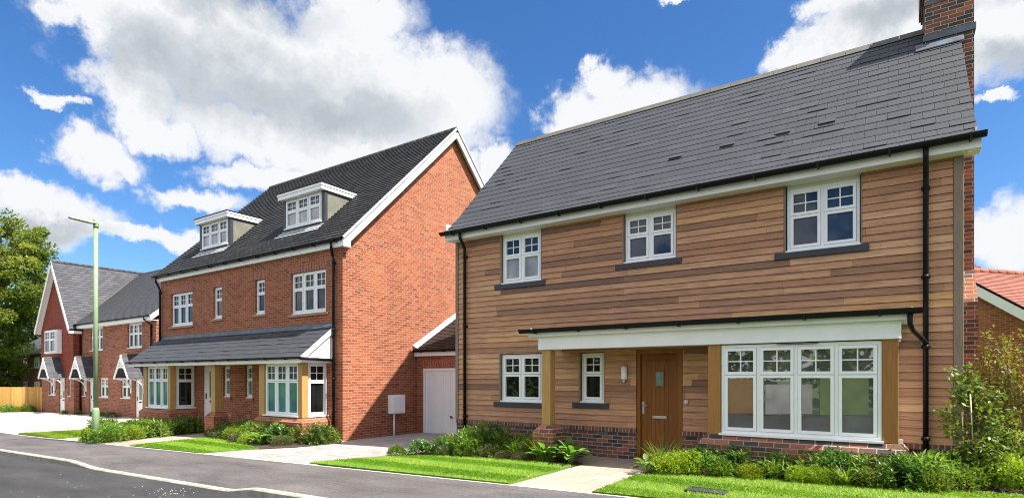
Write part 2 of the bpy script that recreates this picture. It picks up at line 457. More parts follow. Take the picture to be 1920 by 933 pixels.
# cladding
k = 10.66 / FY
WIN = [(-7.45, -6.42, 3.66, 4.80, 2), (-4.47, -3.455, 3.80, 4.80, 2), (-1.535, -.48, 3.66, 4.80, 2), (-7.475, -6.40, .99, 2.075, 2), (-5.435, -4.93, 1.02, 2.06, 1)]
holes = [(a - .05, b + .035, c, d) for a, b, c, d, n in WIN] + [(-4.225, -3.31, .5, 2.085)]
clad = MB()
z0 = .535; bh = .1205; nrow = 36
CX0, CX1 = XL + .06, .70
for i in range(nrow):
    a, b = z0 + i * bh, min(z0 + (i + 1) * bh, 4.885)
    joints = []
    x = CX0 - rng.uniform(0, 3)
    segs = []
    while x < CX1:
        L = rng.choice((1.2, 1.8, 2.4, 3.0, 3.6, 4.2)); segs.append((max(x, CX0), min(x + L, CX1), min(.999, max(0.0, rng.gauss(.54, .22))))); x += L
    zs = sorted({a, b, *[q for h in holes for q in (h[2], h[3]) if a < q < b]})
    for c, d in zip(zs[:-1], zs[1:]):
        hh = [h for h in holes if h[2] < d - 1e-5 and h[3] > c + 1e-5]
        for (p, q, r) in segs:
            pieces = [(p, q)]
            for h in hh:
                nw = []
                for (s_, t_) in pieces:
                    if h[1] <= s_ or h[0] >= t_: nw.append((s_, t_))
                    else:
                        if s_ < h[0]: nw.append((s_, h[0]))
                        if h[1] < t_: nw.append((h[1], t_))
                pieces = nw
            for (s_, t_) in pieces:
                if t_ - s_ < .01: continue
                o0 = .003 + .021 * (1 - (c - a) / bh); o1 = .003 + .021 * (1 - (d - a) / bh)
                zc = c + (.004 if c == a else 0)
                clad.hexa([(s_ + .0012, FY - o0, zc), (t_ - .0012, FY - o0, zc), (t_ - .0012, 10.70, zc), (s_ + .0012, 10.70, zc),
                           (s_ + .0012, FY - o1, d), (t_ - .0012, FY - o1, d), (t_ - .0012, 10.70, d), (s_ + .0012, 10.70, d)], r)
clad.build('cedar_cladding', 'cedar', hs)
mb = MB(); mb.box(CX0 - .02, CX1 + .02, 10.701, 10.752, .53, 4.9); mb.build('cladding_backing', 'black', hs)
for (a, b) in ((XL - .03, XL + .055), (.702, .82)):
    mb = MB(); mb.box(a, b, FY - .03, 10.78, .54, 4.9); mb.build('corner_board', 'grey_wood', hs, bevel=.006)
# timber linings round the openings
mb = MB()
for (a, b, c, d) in holes[:5]:
    mb.box(a - .0, a + .03, FY - .018, 10.70, c, d - .002); mb.box(b - .02, b, FY - .018, 10.70, c, d - .002)
mb.build('window_lining', 'grey_wood', hs)
tops = ['glass_sky', 'glass_sky', 'glass_sky', 'glass_dark', 'glass_dark']
for (a, b, c, d, n), t in zip(WIN, tops):
    zt = d - .075 if d > 4 else d - .02
    window(hs, a, b, c + .02, zt, 10.645, n, .43 if d > 4 else .42, top=t, low='glass_net' if a < -7 and d > 4 else t, sill_out=.06)
    if d > 4:
        mb = MB(); mb.box(a, b, 10.64, 10.70, zt + .001, 4.9); mb.build('head_board', 'cream_board', hs)
    mb = MB(); mb.box(a - .19, b + .13, FY - .045, FY + .04, c - .115, c - .008); mb.build('window_ledge', 'darksill', hs, bevel=.004)
# front door
mb = MB()
mb.box(-4.215, -4.14, FY - .01, 10.72, 0, 2.08); mb.box(-3.40, -3.315, FY - .01, 10.72, 0, 2.08); mb.box(-4.14, -3.40, FY - .01, 10.72, 1.99, 2.08)
mb.box(-4.26, -3.28, FY - .05, 10.72, -.06, -.001)
df = mb.build('door_frame', 'oak_door', hs, bevel=.005)
mb = MB()
for i in range(6):
    w = .52 / 6; x = -4.03 + i * w
    mb.box(x + .002, x + w - .002, 10.655, 10.70, .20, 1.86, .2 + .6 * rng.random())
mb.box(-4.138, -4.032, 10.645, 10.70, .012, 1.985); mb.box(-3.508, -3.402, 10.645, 10.70, .012, 1.985)
mb.box(-4.031, -3.509, 10.645, 10.70, 1.87, 1.985); mb.box(-4.031, -3.509, 10.645, 10.70, .012, .19)
dr = mb.build('front_door', 'oak_door', hs)
mb = MB(); mb.box(-3.865, -3.675, 10.636, 10.66, 1.36, 1.67); mb.build('door_glazing_frame', 'oak_door', dr, bevel=.006)
mb = MB(); mb.box(-3.84, -3.70, 10.632, 10.637, 1.385, 1.645); mb.build('door_glass', 'frost', dr)
mb = MB(); mb.box(-4.115, -4.075, 10.632, 10.646, .83, 1.07); mb.tube([(-4.095, 10.63, .99), (-4.095, 10.59, .99), (-3.985, 10.588, .99)], .010, 8); mb.build('door_handle', 'metal', dr)
mb = MB(); mb.box(-3.91, -3.63, 10.628, 10.656, .745, .80); mb.box(-3.89, -3.65, 10.622, 10.629, .753, .792); mb.build('letterbox', 'metal', dr, bevel=.004)
mb = MB(); mb.tube([(-3.238, FY - .03, 1.085), (-3.238, FY - .045, 1.085)], .045, 16); db = mb.build('door_bell', 'metal', hs)
mb = MB(); mb.tube([(-3.238, FY - .045, 1.085), (-3.238, FY - .055, 1.085)], .016, 12); mb.build('bell_button', 'upvc', db)
# wall lamp
mb = MB(); mb.box(-4.50, -4.40, FY - .045, FY - .015, 1.52, 1.75); mb.tube([(-4.45, FY - .08, 1.50), (-4.45, FY - .08, 1.43)], .035, 12); mb.tube([(-4.45, FY - .08, 1.76), (-4.45, FY - .08, 1.775)], .066, 16)
wl = mb.build('wall_lamp', 'metal', hs)
mb = MB(); mb.tube([(-4.45, FY - .08, 1.50), (-4.45, FY - .08, 1.53), (-4.45, FY - .08, 1.76)], [.045, .06, .06], 16); mb.build('lamp_glass', 'upvc', wl)
mb = MB(); mb.box(-5.03, -4.83, FY - .03, FY, .38, .45); mb.build('air_brick', 'lead', hs)
mb = MB(); mb.box(-8.0, -7.8, FY - .03, FY, .30, .37); mb.build('air_brick', 'lead', hs)
# porch beam, posts, bay
PY = 9.70
mb = MB()
mb.box(-5.92, .062, PY - .03, PY + .02, 2.085, 2.345); mb.box(-5.9, .05, PY - .05, PY - .02, 2.09, 2.105)
mb.box(-5.92, -5.87, PY + .02, FY - .03, 2.085, 2.345); mb.box(.012, .062, PY + .02, FY - .03, 2.085, 2.345)
mb.build('porch_beam', 'white_paint', hs, bevel=.004)
mb = MB(); mb.box(-6.08, .20, PY - .13, FY - .03, 2.346, 2.375); mb.box(-6.08, .20, PY - .13, PY - .105, 2.375, 2.44); mb.box(-6.08, -6.05, PY - .1, FY - .03, 2.376, 2.52); mb.box(.17, .2, PY - .1, FY - .03, 2.376, 2.52)
mb.build('porch_fascia', 'white_paint', hs)
mb = MB(); mb.hexa([(-6.12, PY - .16, 2.43), (.22, PY - .16, 2.43), (.22, FY - .03, 2.53), (-6.12, FY - .03, 2.53), (-6.12, PY - .16, 2.50), (.22, PY - .16, 2.50), (.22, FY - .03, 2.61), (-6.12, FY - .03, 2.61)])
mb.build('porch_roof', 'black', hs)
mb = MB(); mb.gutter(-6.24, .30, PY - .2, 2.49, .078); pg_ = mb.build('porch_gutter', 'black', hs)
mb = MB(); mb.box(-5.84, .03, PY + .03, FY - .03, 2.30, 2.32); mb.build('porch_soffit', 'white_paint', hs)
oakpost(hs, -5.855, -5.655, PY, PY + .2, .60, 2.086, 'oak_post', 'porch_post')
oakpost(hs, -2.606, -2.406, PY, PY + .2, .60, 2.086, 'oak_dark', 'porch_post')
oakpost(hs, -.165, .03, PY, PY + .2, .60, 2.086, 'oak_dark', 'porch_post')
def pier(parent, x0, x1, y0, y1, zb, zt, mat, sl=.10, dz=.12, name='brick_pier'):
    mb = MB()
    mb.box(x0, x1, y0, y1, zb, zt - dz)
    mb.hexa([(x0, y0, zt - dz), (x1, y0, zt - dz), (x1, y1, zt - dz), (x0, y1, zt - dz), (x0 + sl, y0 + sl, zt), (x1 - sl, y0 + sl, zt), (x1 - sl, y1, zt), (x0 + sl, y1, zt)])
    return mb.build(name, mat, parent)
pier(hs, -5.99, -5.52, PY - .12, PY + .34, -.5, .598, 'orange_brick', .11, .13)
mb = MB()
mb.box(-2.74, .16, PY - .12, FY - .05, -.5, .46)
mb.hexa([(-2.74, PY - .12, .46), (.16, PY - .12, .46), (.16, FY - .05, .46), (-2.74, FY - .05, .46), (-2.63, PY - .005, .595), (.05, PY - .005, .595), (.05, FY - .05, .595), (-2.63, FY - .05, .595)])
mb.build('bay_plinth', 'multi_brick', hs)
window(hs, -2.395, -.171, .625, 2.07, PY + .03, 4, .325, fw=.05, top='glass_bay', low='glass_bay', name='bay_window', sill_out=.075)
mb = MB(); mb.box(-1.55, -.98, PY + .0, PY + .035, 2.052, 2.062); mb.build('trickle_vent', 'lead', hs)
for x in (-2.56, -.06):   # bay cheeks
    mb = MB(); mb.box(x - .03, x + .03, PY + .2, FY - .03, .596, 2.30); mb.build('bay_cheek', 'white_paint', hs)
mb = MB(); mb.box(.035, .085, PY + .05, PY + .1, .60, .66); mb.build('overflow_pipe', 'upvc', hs)
# eaves
mb = MB(); mb.box(XL - .15, 1.0, 10.33, 10.352, 4.79, 4.97); mb.box(XL - .15, 1.0, 10.352, FY + .05, 4.79, 4.805)
mb.box(XL - .15, XL - .13, 10.352, 10.9, 4.806, 5.2); mb.box(.93, .955, 10.352, 10.75, 4.806, 5.1)
mb.build('fascia', 'white_paint', hs)
mb = MB(); mb.gutter(XL - .2, 1.05, 10.235, 4.965, .075); mb.build('gutter', 'black', hs)
for (x, dx) in ((XL - .13, .04), (.86, .04)):   # barge boards
    mb = MB()
    for sg in (1, -1):
        ya, za, yb, zb = (10.4, 4.86, RY, 7.96) if sg > 0 else (RY * 2 - 10.4, 4.86, RY, 7.96)
        mb.hexa([(x, ya, za - .1), (x + dx, ya, za - .1), (x + dx, yb, zb - .1), (x, yb, zb - .1), (x, ya, za + .1), (x + dx, ya, za + .1), (x + dx, yb, zb + .06), (x, yb, zb + .06)])
    mb.build('barge_board', 'white_paint', hs)
# roof: bellcast foot then a 45 degree slope of slates
KY, KZ = EY + .50, EZ + .40
sl1 = math.hypot(KY - EY, KZ - EZ); sl2 = math.hypot(RY - KY, RZ - KZ)
def prof(s):
    if s < sl1: t = s / sl1; return EY + (KY - EY) * t, EZ + (KZ - EZ) * t, (-(KZ - EZ) / sl1, (KY - EY) / sl1)
    t = (s - sl1) / sl2; return KY + (RY - KY) * t, KZ + (RZ - KZ) * t, (-(RZ - KZ) / sl2, (RY - KY) / sl2)
def PR(x, s, n):
    y, z, (a, b) = prof(s); return (x, y + a * n, z + b * n)
def PB(x, s, n):
    y, z, (a, b) = prof(s); return (x, 2 * RY - y - a * n, z + b * n)
rf = MB()
tiles(rf, PR, XL - .17, .965, 0, sl1 + sl2 - .01, .238, .31, .007, .015, .004, loose=.12)
roof_r = rf.build('slate_roof', 'slate', hs)
rb = MB(); tiles(rb, PB, XL - .17, .965, 0, sl1 + sl2 - .01, .238, .62, .008, .012, 0); rb.build('rear_roof', 'slate', hs)
mb = MB()
for f_ in (PR, PB):
    for (sa, sb) in ((.02, sl1 - .03), (sl1 + .03, sl1 + sl2 - .03)):
        mb.hexa([f_(XL - .1, sa, -.07), f_(.92, sa, -.07), f_(.92, sb, -.07), f_(XL - .1, sb, -.07),
                 f_(XL - .1, sa, -.02), f_(.92, sa, -.02), f_(.92, sb, -.02), f_(XL - .1, sb, -.02)])
mb.build('roof_deck', 'black', hs)
mb = MB(); x = XL - .17
while x < .40:
    e = min(x + .45, .44)
    r = rng.random()
    mb.hexa([(x + .004, RY - .14, RZ - .10), (e - .004, RY - .14, RZ - .10), (e - .004, RY + .14, RZ - .10), (x + .004, RY + .14, RZ - .10),
             (x + .004, RY - .03, RZ + .045), (e - .004, RY - .03, RZ + .045), (e - .004, RY + .03, RZ + .045), (x + .004, RY + .03, RZ + .045)], r)
    x += .45
mb.build('ridge_tiles', 'ridge', roof_r)
for (x, y) in ((-3.69, 11.37), (-2.69, 11.39), (-1.72, 11.39), (-1.01, 11.41)):
    s = sl1 + (y - KY) / (RY - KY) * sl2
    v_ = MB()
    v_.hexa([PR(x - .13, s - .05, .012), PR(x + .13, s - .05, .012), PR(x + .13, s + .06, .0), PR(x - .13, s + .06, .0),
             PR(x - .13, s - .05, .035), PR(x + .13, s - .05, .035), PR(x + .13, s + .10, .014), PR(x - .13, s + .10, .014)])
    vv = v_.build('roof_vent', 'slate', roof_r)
    v_ = MB(); v_.hexa([PR(x - .12, s - .056, .012), PR(x + .12, s - .056, .012), PR(x + .12, s - .048, .012), PR(x - .12, s - .048, .012),
                        PR(x - .12, s - .056, .034), PR(x + .12, s - .056, .034), PR(x + .12, s - .048, .034), PR(x - .12, s - .048, .034)])
    v_.hexa([PR(x - .125, s - .115, .019), PR(x + .11, s - .115, .019), PR(x + .11, s - .057, .017), PR(x - .125, s - .057, .017),
             PR(x - .125, s - .115, .022), PR(x + .11, s - .115, .022), PR(x + .11, s - .057, .02), PR(x - .125, s - .057, .02)])
    v_.build('vent_slot', 'black', vv)
# chimney
mb = MB()
mb.box(.44, 1.15, 12.95, 14.05, 6.9, 8.62)
for i, o in enumerate((.03, .06)): mb.box(.44 - o, 1.15 + o, 12.95 - o, 14.05 + o, 8.62 + i * .075, 8.695 + i * .075)
mb.box(.38, 1.21, 12.89, 14.11, 8.77, 9.25)
for i, o in enumerate((.03, .0)): mb.box(.44 - o, 1.15 + o, 12.95 - o, 14.05 + o, 9.25 + i * .075, 9.325 + i * .075)
ch = mb.build('chimney', 'multi_brick', hs)
mb = MB()
mb.box(.821, 1.15, 12.95, 14.05, 3.45, 6.901); mb.box(.821, 1.17, 12.55, 14.45, -.4, 2.85)
mb.hexa([(.821, 12.55, 2.85), (1.17, 12.55, 2.85), (1.17, 14.45, 2.85), (.821, 14.45, 2.85), (.821, 12.951, 3.45), (1.15, 12.951, 3.45), (1.15, 14.049, 3.45), (.821, 14.049, 3.45)])
mb.build('chimney_breast', 'orange_brick', hs)
mb = MB()
mb.box(.415, 1.175, 12.925, 14.075, 7.72, 7.84)
mb.hexa([(.30, 12.80, 7.51), (1.0, 12.80, 7.51), (1.0, 12.95, 7.66), (.30, 12.95, 7.66), (.30, 12.80, 7.53), (1.0, 12.80, 7.53), (1.0, 12.95, 7.70), (.30, 12.95, 7.70)])
mb.box(.43, 1.16, 12.94, 14.06, 8.38, 8.45)
mb.build('chimney_flashing', 'lead', ch)
for i in range(2):
    mb = MB(); mb.tube([(.62 + .36 * i, 13.5, 9.4), (.62 + .36 * i, 13.5, 9.48), (.62 + .36 * i, 13.5, 9.56)], [.12, .10, .10], 16); mb.build('chimney_pot', 'red_tile', ch)
# rainwater pipes
downpipe(hs, [(-8.42, 10.26, 4.9), (-8.42, 10.27, 4.78), (-8.47, 10.50, 4.60), (-8.49, 10.53, 4.5), (-8.49, 10.53, -.2)], .036, [(-8.49, 10.53, z) for z in (4.4, 2.75, .62)])
downpipe(hs, [(.36, 10.26, 4.9), (.36, 10.27, 4.76), (.37, 10.48, 4.58), (.37, 10.53, 4.45), (.37, 10.53, -.1)], .036, [(.37, 10.53, z) for z in (4.38, 3.05, 2.0, .62)])
downpipe(hs, [(.16, PY - .2, 2.42), (.16, PY - .2, 2.28), (.19, PY - .08, 2.20), (.34, 10.46, 2.10), (.37, 10.51, 2.05)], .034)

# ================================================================== RED BRICK PAIR (middle)
BX0, BX1 = -23.65, -12.966
ms = thing('semi_detached_house', 'red brick house pair with dark tiled roof, two dormers and a sunlit gable', 'house', (-18, FY, -.28))
BRY, BRZ, BEY, BEZ = 15.4, 10.27, 10.43, 5.44
UW = [(-22.88, -21.26, 3.45, 4.70, 3), (-19.84, -19.29, 3.57, 4.69, 1), (-17.29, -16.745, 3.57, 4.70, 1), (-15.38, -13.705, 3.44, 4.71, 3)]
LW = [(-19.20, -18.79, .86, 1.93, 1), (-17.865, -17.45, .85, 1.94, 1)]
DOOR = (-20.56, -19.62, -.13, 1.95)
DOOR = (-20.56, -19.60, -.13, 1.95)
# brick front, openings cut
mb = MB()
mb.wall(BX0, BX1, -.8, 5.30, FY, FY + .3, [(a, b, c, d) for a, b, c, d, n in UW + LW] + [(DOOR[0], DOOR[1], DOOR[2], DOOR[3])])
mb.build('front_wall', 'red_brick', ms)
for (x0, x1) in ((BX1 - .3, BX1), (BX0, BX0 + .3)):
    mb = MB()
    mb.prism([(FY + .3001, -.8), (2 * BRY - FY, -.8), (2 * BRY - FY, 5.42), (BRY, 10.08), (FY + .3001, 5.55)], 'x', x0, x1)
    mb.build('gable_wall', 'red_brick', ms)
mb = MB(); mb.prism([(FY, 5.30), (FY + .3, 5.30), (FY + .3, 5.55), (FY, 5.28)], 'x', BX1 - .3, BX1); mb.box(BX0 + .31, BX1 - .31, 2 * BRY - FY - .3, 2 * BRY - FY, -.8, 5.3)
mb.build('rear_wall', 'red_brick', ms)
for (a, b, c, d, n) in UW:
    window(ms, a + .005, b - .005, c + .03, d - .005, FY + .07, n, .40, top='glass_dark', low='glass_dark', sill_out=.05)
    soldier(ms, a - .10, b + .10, d + .004, d + .235, FY)
    mb = MB(); mb.box(a - .11, b + .11, FY - .04, FY + .06, c - .075, c - .001); mb.build('window_ledge', 'stone_sill', ms)
for (a, b, c, d, n) in LW:
    window(ms, a + .005, b - .005, c + .03, d - .005, FY + .07, n, .44, top='glass_dark', low='glass_teal', sill_out=.05)
    mb = MB(); mb.box(a - .11, b + .11, FY - .04, FY + .06, c - .075, c - .001); mb.build('window_ledge', 'red_brick_v', ms)
for x in (-18.75, -17.65):
    mb = MB(); mb.box(x - .1, x + .1, FY - .02, FY + .01, .18, .32); mb.build('air_brick', 'stone_sill', ms)
def white_door(parent, x0, x1, z0, z1, y, gx0=None):
    mb = MB(); mb.box(x0, x0 + .06, y - .02, y + .06, z0, z1); mb.box(x1 - .06, x1, y - .02, y + .06, z0, z1); mb.box(x0 + .06, x1 - .06, y - .02, y + .06, z1 - .06, z1)
    mb.build('door_frame', 'white_paint', parent)
    mb = MB(); mb.box(x0 + .061, x1 - .061, y, y + .05, z0 + .01, z1 - .061)
    w = x1 - x0; c = (x0 + x1) / 2
    d = mb.build('front_door', 'white_paint', parent)
    mb = MB(); mb.box(c - w * .16, c + w * .16, y - .006, y + .002, z0 + .95, z1 - .2); mb.build('door_glass', 'frost', d)
    mb = MB(); mb.box(c - .13, c + .13, y - .015, y, z0 + .78, z0 + .85); mb.box(x0 + .10, x0 + .13, y - .03, y, z0 + .9, z0 + 1.1); mb.build('letterbox', 'black', d)
white_door(ms, *DOOR, FY + .08)
# the two bays under the long lean-to roof
BP = 9.72
for (xa, xb) in ((-23.05, -21.02), (-15.655, -13.59)):
    mb = MB()
    mb.box(xa - .12, xb + .13, BP - .10, FY - .001, -.8, .29)
    mb.hexa([(xa - .12, BP - .10, .29), (xb + .13, BP - .10, .29), (xb + .13, FY - .001, .29), (xa - .12, FY - .001, .29),
             (xa - .03, BP + .01, .41), (xb + .02, BP + .01, .41), (xb + .02, FY - .001, .41), (xa - .03, FY - .001, .41)])
    mb.build('bay_plinth', 'red_brick', ms)
    oakpost(ms, xa, xa + .25, BP, BP + .2, .412, 1.97)
    oakpost(ms, xb - .18, xb, BP, BP + .2, .412, 1.97)
    window(ms, xa + .27, xb - .19, .455, 1.95, BP + .05, 3, .335, top='glass_dark', low='glass_teal', name='bay_window', sill_out=.09)
    window(ms, BP + .21, FY - .03, .455, 1.95, xb - .05, 1, .345, face='side', top='glass_dark', low='glass_dark', name='bay_side_window', sill_out=.09)
    mb = MB(); mb.box(xa + .02, xb - .13, BP + .13, FY - .001, .412, 1.95); mb.build('bay_core', 'black', ms)
oakpost(ms, -18.34, -18.10, BP, BP + .22, .42, 1.97)
pier(ms, -18.50, -17.94, BP - .12, BP + .36, -.8, .42, 'red_brick', .12, .14)
# lean-to roof
LY0, LZ0, LY1, LZ1 = 9.47, 2.09, FY - .02, 2.98
lsl = math.hypot(LY1 - LY0, LZ1 - LZ0); la, lb = -(LZ1 - LZ0) / lsl, (LY1 - LY0) / lsl
def PL(x, s, n): return (x, LY0 + (LY1 - LY0) * s / lsl + la * n, LZ0 + (LZ1 - LZ0) * s / lsl + lb * n)
LX0, LX1 = -23.75, -13.36
mb = MB(); tiles(mb, PL, LX0, LX1, 0, lsl - .02, .22, .30, .007, .014, .004, loose=.25); lr = mb.build('lean_to_roof', 'slate', ms)
mb = MB(); mb.hexa([PL(LX0 + .03, .02, -.05), PL(LX1 - .03, .02, -.05), PL(LX1 - .03, lsl - .03, -.05), PL(LX0 + .03, lsl - .03, -.05), PL(LX0 + .03, .02, -.012), PL(LX1 - .03, .02, -.012), PL(LX1 - .03, lsl - .03, -.012), PL(LX0 + .03, lsl - .03, -.012)]); mb.build('roof_deck', 'black', lr)
mb = MB()
x = BX0 + .02
while x < -13.45:
    e = min(x + 1.5, -13.42)
    mb.hexa([PL(x, lsl - .05, .016), PL(e, lsl - .05, .016), (e, FY - .004, 2.99), (x, FY - .004, 2.99), PL(x, lsl - .05, .022), PL(e, lsl - .05, .022), (e, FY - .012, 3.10), (x, FY - .012, 3.10)])
    mb.box(x, e - .004, FY - .016, FY - .003, 2.98, 3.11)
    x += 1.5
mb.build('lead_flashing', 'lead', lr)
mb = MB(); mb.box(LX0 + .03, LX1 + .01, LY0 + .03, LY0 + .055, 1.935, 2.075); mb.box(LX0 + .03, LX1 + .01, LY0 + .055, FY - .001, 1.955, 1.972)
mb.box(LX1 - .02, LX1 + .01, LY0 + .055, FY - .001, 1.973, 2.075); mb.build('lean_to_fascia', 'white_paint', ms)
mb = MB(); mb.prism([(LY0 + .12, 2.08), (FY - .001, 2.08), (FY - .001, 2.86)], 'x', LX1 - .06, LX1 - .03); mb.build('lean_to_gable', 'white_paint', ms)
mb = MB(); mb.hexa([PL(LX1 - .02, .04, -.12), PL(LX1 + .03, .04, -.12), PL(LX1 + .03, lsl, -.12), PL(LX1 - .02, lsl, -.12), PL(LX1 - .02, .04, .0), PL(LX1 + .03, .04, .0), PL(LX1 + .03, lsl, .0), PL(LX1 - .02, lsl, .0)]); mb.build('lean_to_barge', 'white_paint', ms)
mb = MB(); mb.gutter(LX0 - .04, LX1 + .04, LY0 - .02, 2.10, .06)
mb.tube([(LX1 + .05, LY0 - .02, 2.06), (LX1 + .05, FY - .02, 2.03)], .04, 8, .5)
mb.build('lean_to_gutter', 'black', ms)
# main roof of plain tiles
bsl = math.hypot(BRY - BEY, BRZ - BEZ); ba, bb = -(BRZ - BEZ) / bsl, (BRY - BEY) / bsl
def PM(x, s, n): return (x, BEY + (BRY - BEY) * s / bsl + ba * n, BEZ + (BRZ - BEZ) * s / bsl + bb * n)
def PMb(x, s, n): return (x, 2 * BRY - BEY - (BRY - BEY) * s / bsl - ba * n, BEZ + (BRZ - BEZ) * s / bsl + bb * n)
MX0, MX1 = BX0 - .22, BX1 + .22
DORM = [(-22.13, -20.0), (-16.82, -14.68)]
DY, DZ0, DZ1 = 11.31, 6.27, 7.34
mb = MB()
tiles(mb, PM, MX0, MX1 - .0, 0, bsl - .01, .160, .24, .022, .040, .004)
mr_ = mb.build('tiled_roof', 'plain_tile', ms)
mb = MB(); tiles(mb, PMb, MX0, MX1, 0, bsl - .01, .224, .66, .014, .02); mb.build('rear_roof', 'plain_tile', ms)
mb = MB()
for f_ in (PM, PMb):
    mb.hexa([f_(MX0 + .1, .02, -.08), f_(MX1 - .1, .02, -.08), f_(MX1 - .1, bsl - .03, -.08), f_(MX0 + .1, bsl - .03, -.08), f_(MX0 + .1, .02, -.012), f_(MX1 - .1, .02, -.012), f_(MX1 - .1, bsl - .03, -.012), f_(MX0 + .1, bsl - .03, -.012)])
mb.build('roof_deck', 'black', ms)
mb = MB(); x = MX0
while x < MX1 - .05:
    e = min(x + .33, MX1)
    mb.tube([(x + .003, BRY, BRZ - .05), (e - .003, BRY, BRZ - .05)], .10, 12, rng.random()); x += .33
mb.build('ridge_tiles', 'plain_tile', mr_)
# barge boards with boxed foot
mb = MB()
x = MX1 - .055
for f_ in (PM, PMb):
    mb.hexa([f_(x, .02, -.24), f_(x + .04, .02, -.24), f_(x + .04, bsl - (.24 if f_ is PM else .2), -.24), f_(x, bsl - (.24 if f_ is PM else .2), -.24), f_(x, .02, -.03), f_(x + .04, .02, -.03), f_(x + .04, bsl, -.03), f_(x, bsl, -.03)])
    mb.hexa([f_(BX1 - .01, .05, -.10), f_(x, .05, -.10), f_(x, bsl - .05, -.10), f_(BX1 - .01, bsl - .05, -.10), f_(BX1 - .01, .05, -.085), f_(x, .05, -.085), f_(x, bsl - .05, -.085), f_(BX1 - .01, bsl - .05, -.085)])
mb.prism([(BEY + .02, 5.21), (FY + .12, 5.21), (FY + .12, 5.50), (BEY + .02, 5.40)], 'x', BX1 + .005, MX1 - .016)
mb.build('barge_board', 'white_paint', ms)
mb = MB()
for f_ in (PM, PMb):
    mb.hexa([f_(MX1 - .014, .0, -.04), f_(MX1 + .025, .0, -.04), f_(MX1 + .025, bsl, -.04), f_(MX1 - .014, bsl, -.04), f_(MX1 - .014, .0, .03), f_(MX1 + .025, .0, .03), f_(MX1 + .025, bsl + .02, .03), f_(MX1 - .014, bsl + .02, .03)])
mb.build('verge_trim', 'pale_lead', ms)
mb = MB(); mb.box(MX0 + .05, BX1 + .004, BEY + .06, BEY + .085, 5.22, 5.40); mb.box(MX0 + .05, BX1 + .004, BEY + .085, FY - .001, 5.225, 5.24)
mb.box(MX0 + .05, MX0 + .08, BEY + .086, FY + .5, 5.241, 5.5)
mb.build('fascia', 'white_paint', ms)
mb = MB(); mb.gutter(MX0 - .02, MX1 - .07, BEY - .015, 5.435, .075); mb.build('gutter', 'black', ms)
downpipe(ms, [(-13.28, BEY, 5.38), (-13.28, BEY + .02, 5.22), (-13.28, 10.50, 5.0), (-13.28, 10.53, 4.9), (-13.28, 10.53, -.5)], .04, [(-13.28, 10.53, z) for z in (4.8, 2.9, 1.5, .1)])
downpipe(ms, [(-23.72, BEY, 5.38), (-23.72, BEY + .02, 5.22), (-23.60, 10.50, 5.0), (-23.58, 10.53, 4.9), (-23.58, 10.53, -.5)], .04, [(-23.58, 10.53, z) for z in (4.8, 3.0)])
# dormers
for (xa, xb) in DORM:
    back = BEY + (DZ1 - BEZ) / (BRZ - BEZ) * (BRY - BEY) + .25
    mb = MB(); mb.prism([(DY + .10, DZ0 + .04), (back, DZ1), (DY + .10, DZ1)], 'x', xa + .06, xb)
    dm = mb.build('dormer', 'render_grey', ms)
    mb = MB()
    mb.box(xa, xa + .14, DY - .01, DY + .1, DZ0 - .1, DZ1); mb.box(xb - .14, xb + .012, DY - .01, DY + .1, DZ0 - .1, DZ1)
    mb.box(xa + .14, xb - .14, DY - .01, DY + .1, DZ0 - .1, DZ0 + .12)
    mb.hexa([(xb + .001, DY + .1, DZ1 - .07), (xb + .012, DY + .1, DZ1 - .07), (xb + .012, back, DZ1 - .07), (xb + .001, back, DZ1 - .07), (xb + .001, DY + .1, DZ1), (xb + .012, DY + .1, DZ1), (xb + .012, back, DZ1), (xb + .001, back, DZ1)])
    mb.build('dormer_trim', 'darksill', dm)
    w = window(ms, xa + .15, xb - .15, DZ0 + .135, DZ1 - .01, DY - .0, 3, .42, top='glass_sky', low='glass_net', name='dormer_window', sill_out=.06)
    w.parent = dm
    for c in list(w.children): c.parent = dm
    mb = MB(); mb.box(xa - .06, xb + .06, DY - .16, back + .2, DZ1 + .001, DZ1 + .19); mb.box(xa - .08, xb + .08, DY - .18, DY - .155, DZ1 + .12, DZ1 + .19); mb.box(xb + .055, xb + .08, DY - .154, back + .15, DZ1 + .12, DZ1 + .19)
    mb.build('dormer_fascia', 'white_paint', dm)
    mb = MB(); mb.box(xa - .09, xb + .09, DY - .19, back + .3, DZ1 + .191, DZ1 + .225); mb.build('dormer_roof', 'black', dm)
    s = (DY - BEY) / (BRY - BEY) * bsl
    mb = MB(); mb.hexa([PM(xa - .12, s - .34, .026), PM(xb + .0, s - .34, .026), PM(xb + .0, s - .01, .026), PM(xa - .0, s - .01, .026), PM(xa - .12, s - .34, .032), PM(xb + .0, s - .34, .032), PM(xb + .0, s - .01, .034), PM(xa - .0, s - .01, .034)])
    mb.build('dormer_apron', 'pale_lead', dm)

# ================================================================== GARAGE between them
gs = thing('garage', 'brick garage with white boarded door set back between the two nearest houses', 'garage', (-10.9, 13.6, -.2))
GY = 13.6
mb = MB()
mb.wall(BX1 + .01, -8.75, -.6, 2.22, GY, GY + .25, [(-12.69, -10.45, -.29, 1.83)])
mb.box(BX1 + .01, -8.75, GY + .26, GY + 4, -.6, 2.2); mb.build('wall', 'red_brick', gs)
soldier(gs, -12.75, -10.39, 1.834, 2.06, GY)
mb = MB(); mb.box(-12.69, -12.61, GY + .01, GY + .1, -.29, 1.83); mb.box(-10.53, -10.45, GY + .01, GY + .1, -.29, 1.83); mb.box(-12.61, -10.53, GY + .01, GY + .1, 1.75, 1.83); mb.build('door_frame', 'grey_white', gs)
mb = MB()
n = 22; w = 2.08 / n
for i in range(n): mb.box(-12.61 + i * w + .004, -12.61 + (i + 1) * w - .004, GY + .04, GY + .09, -.26, 1.749)
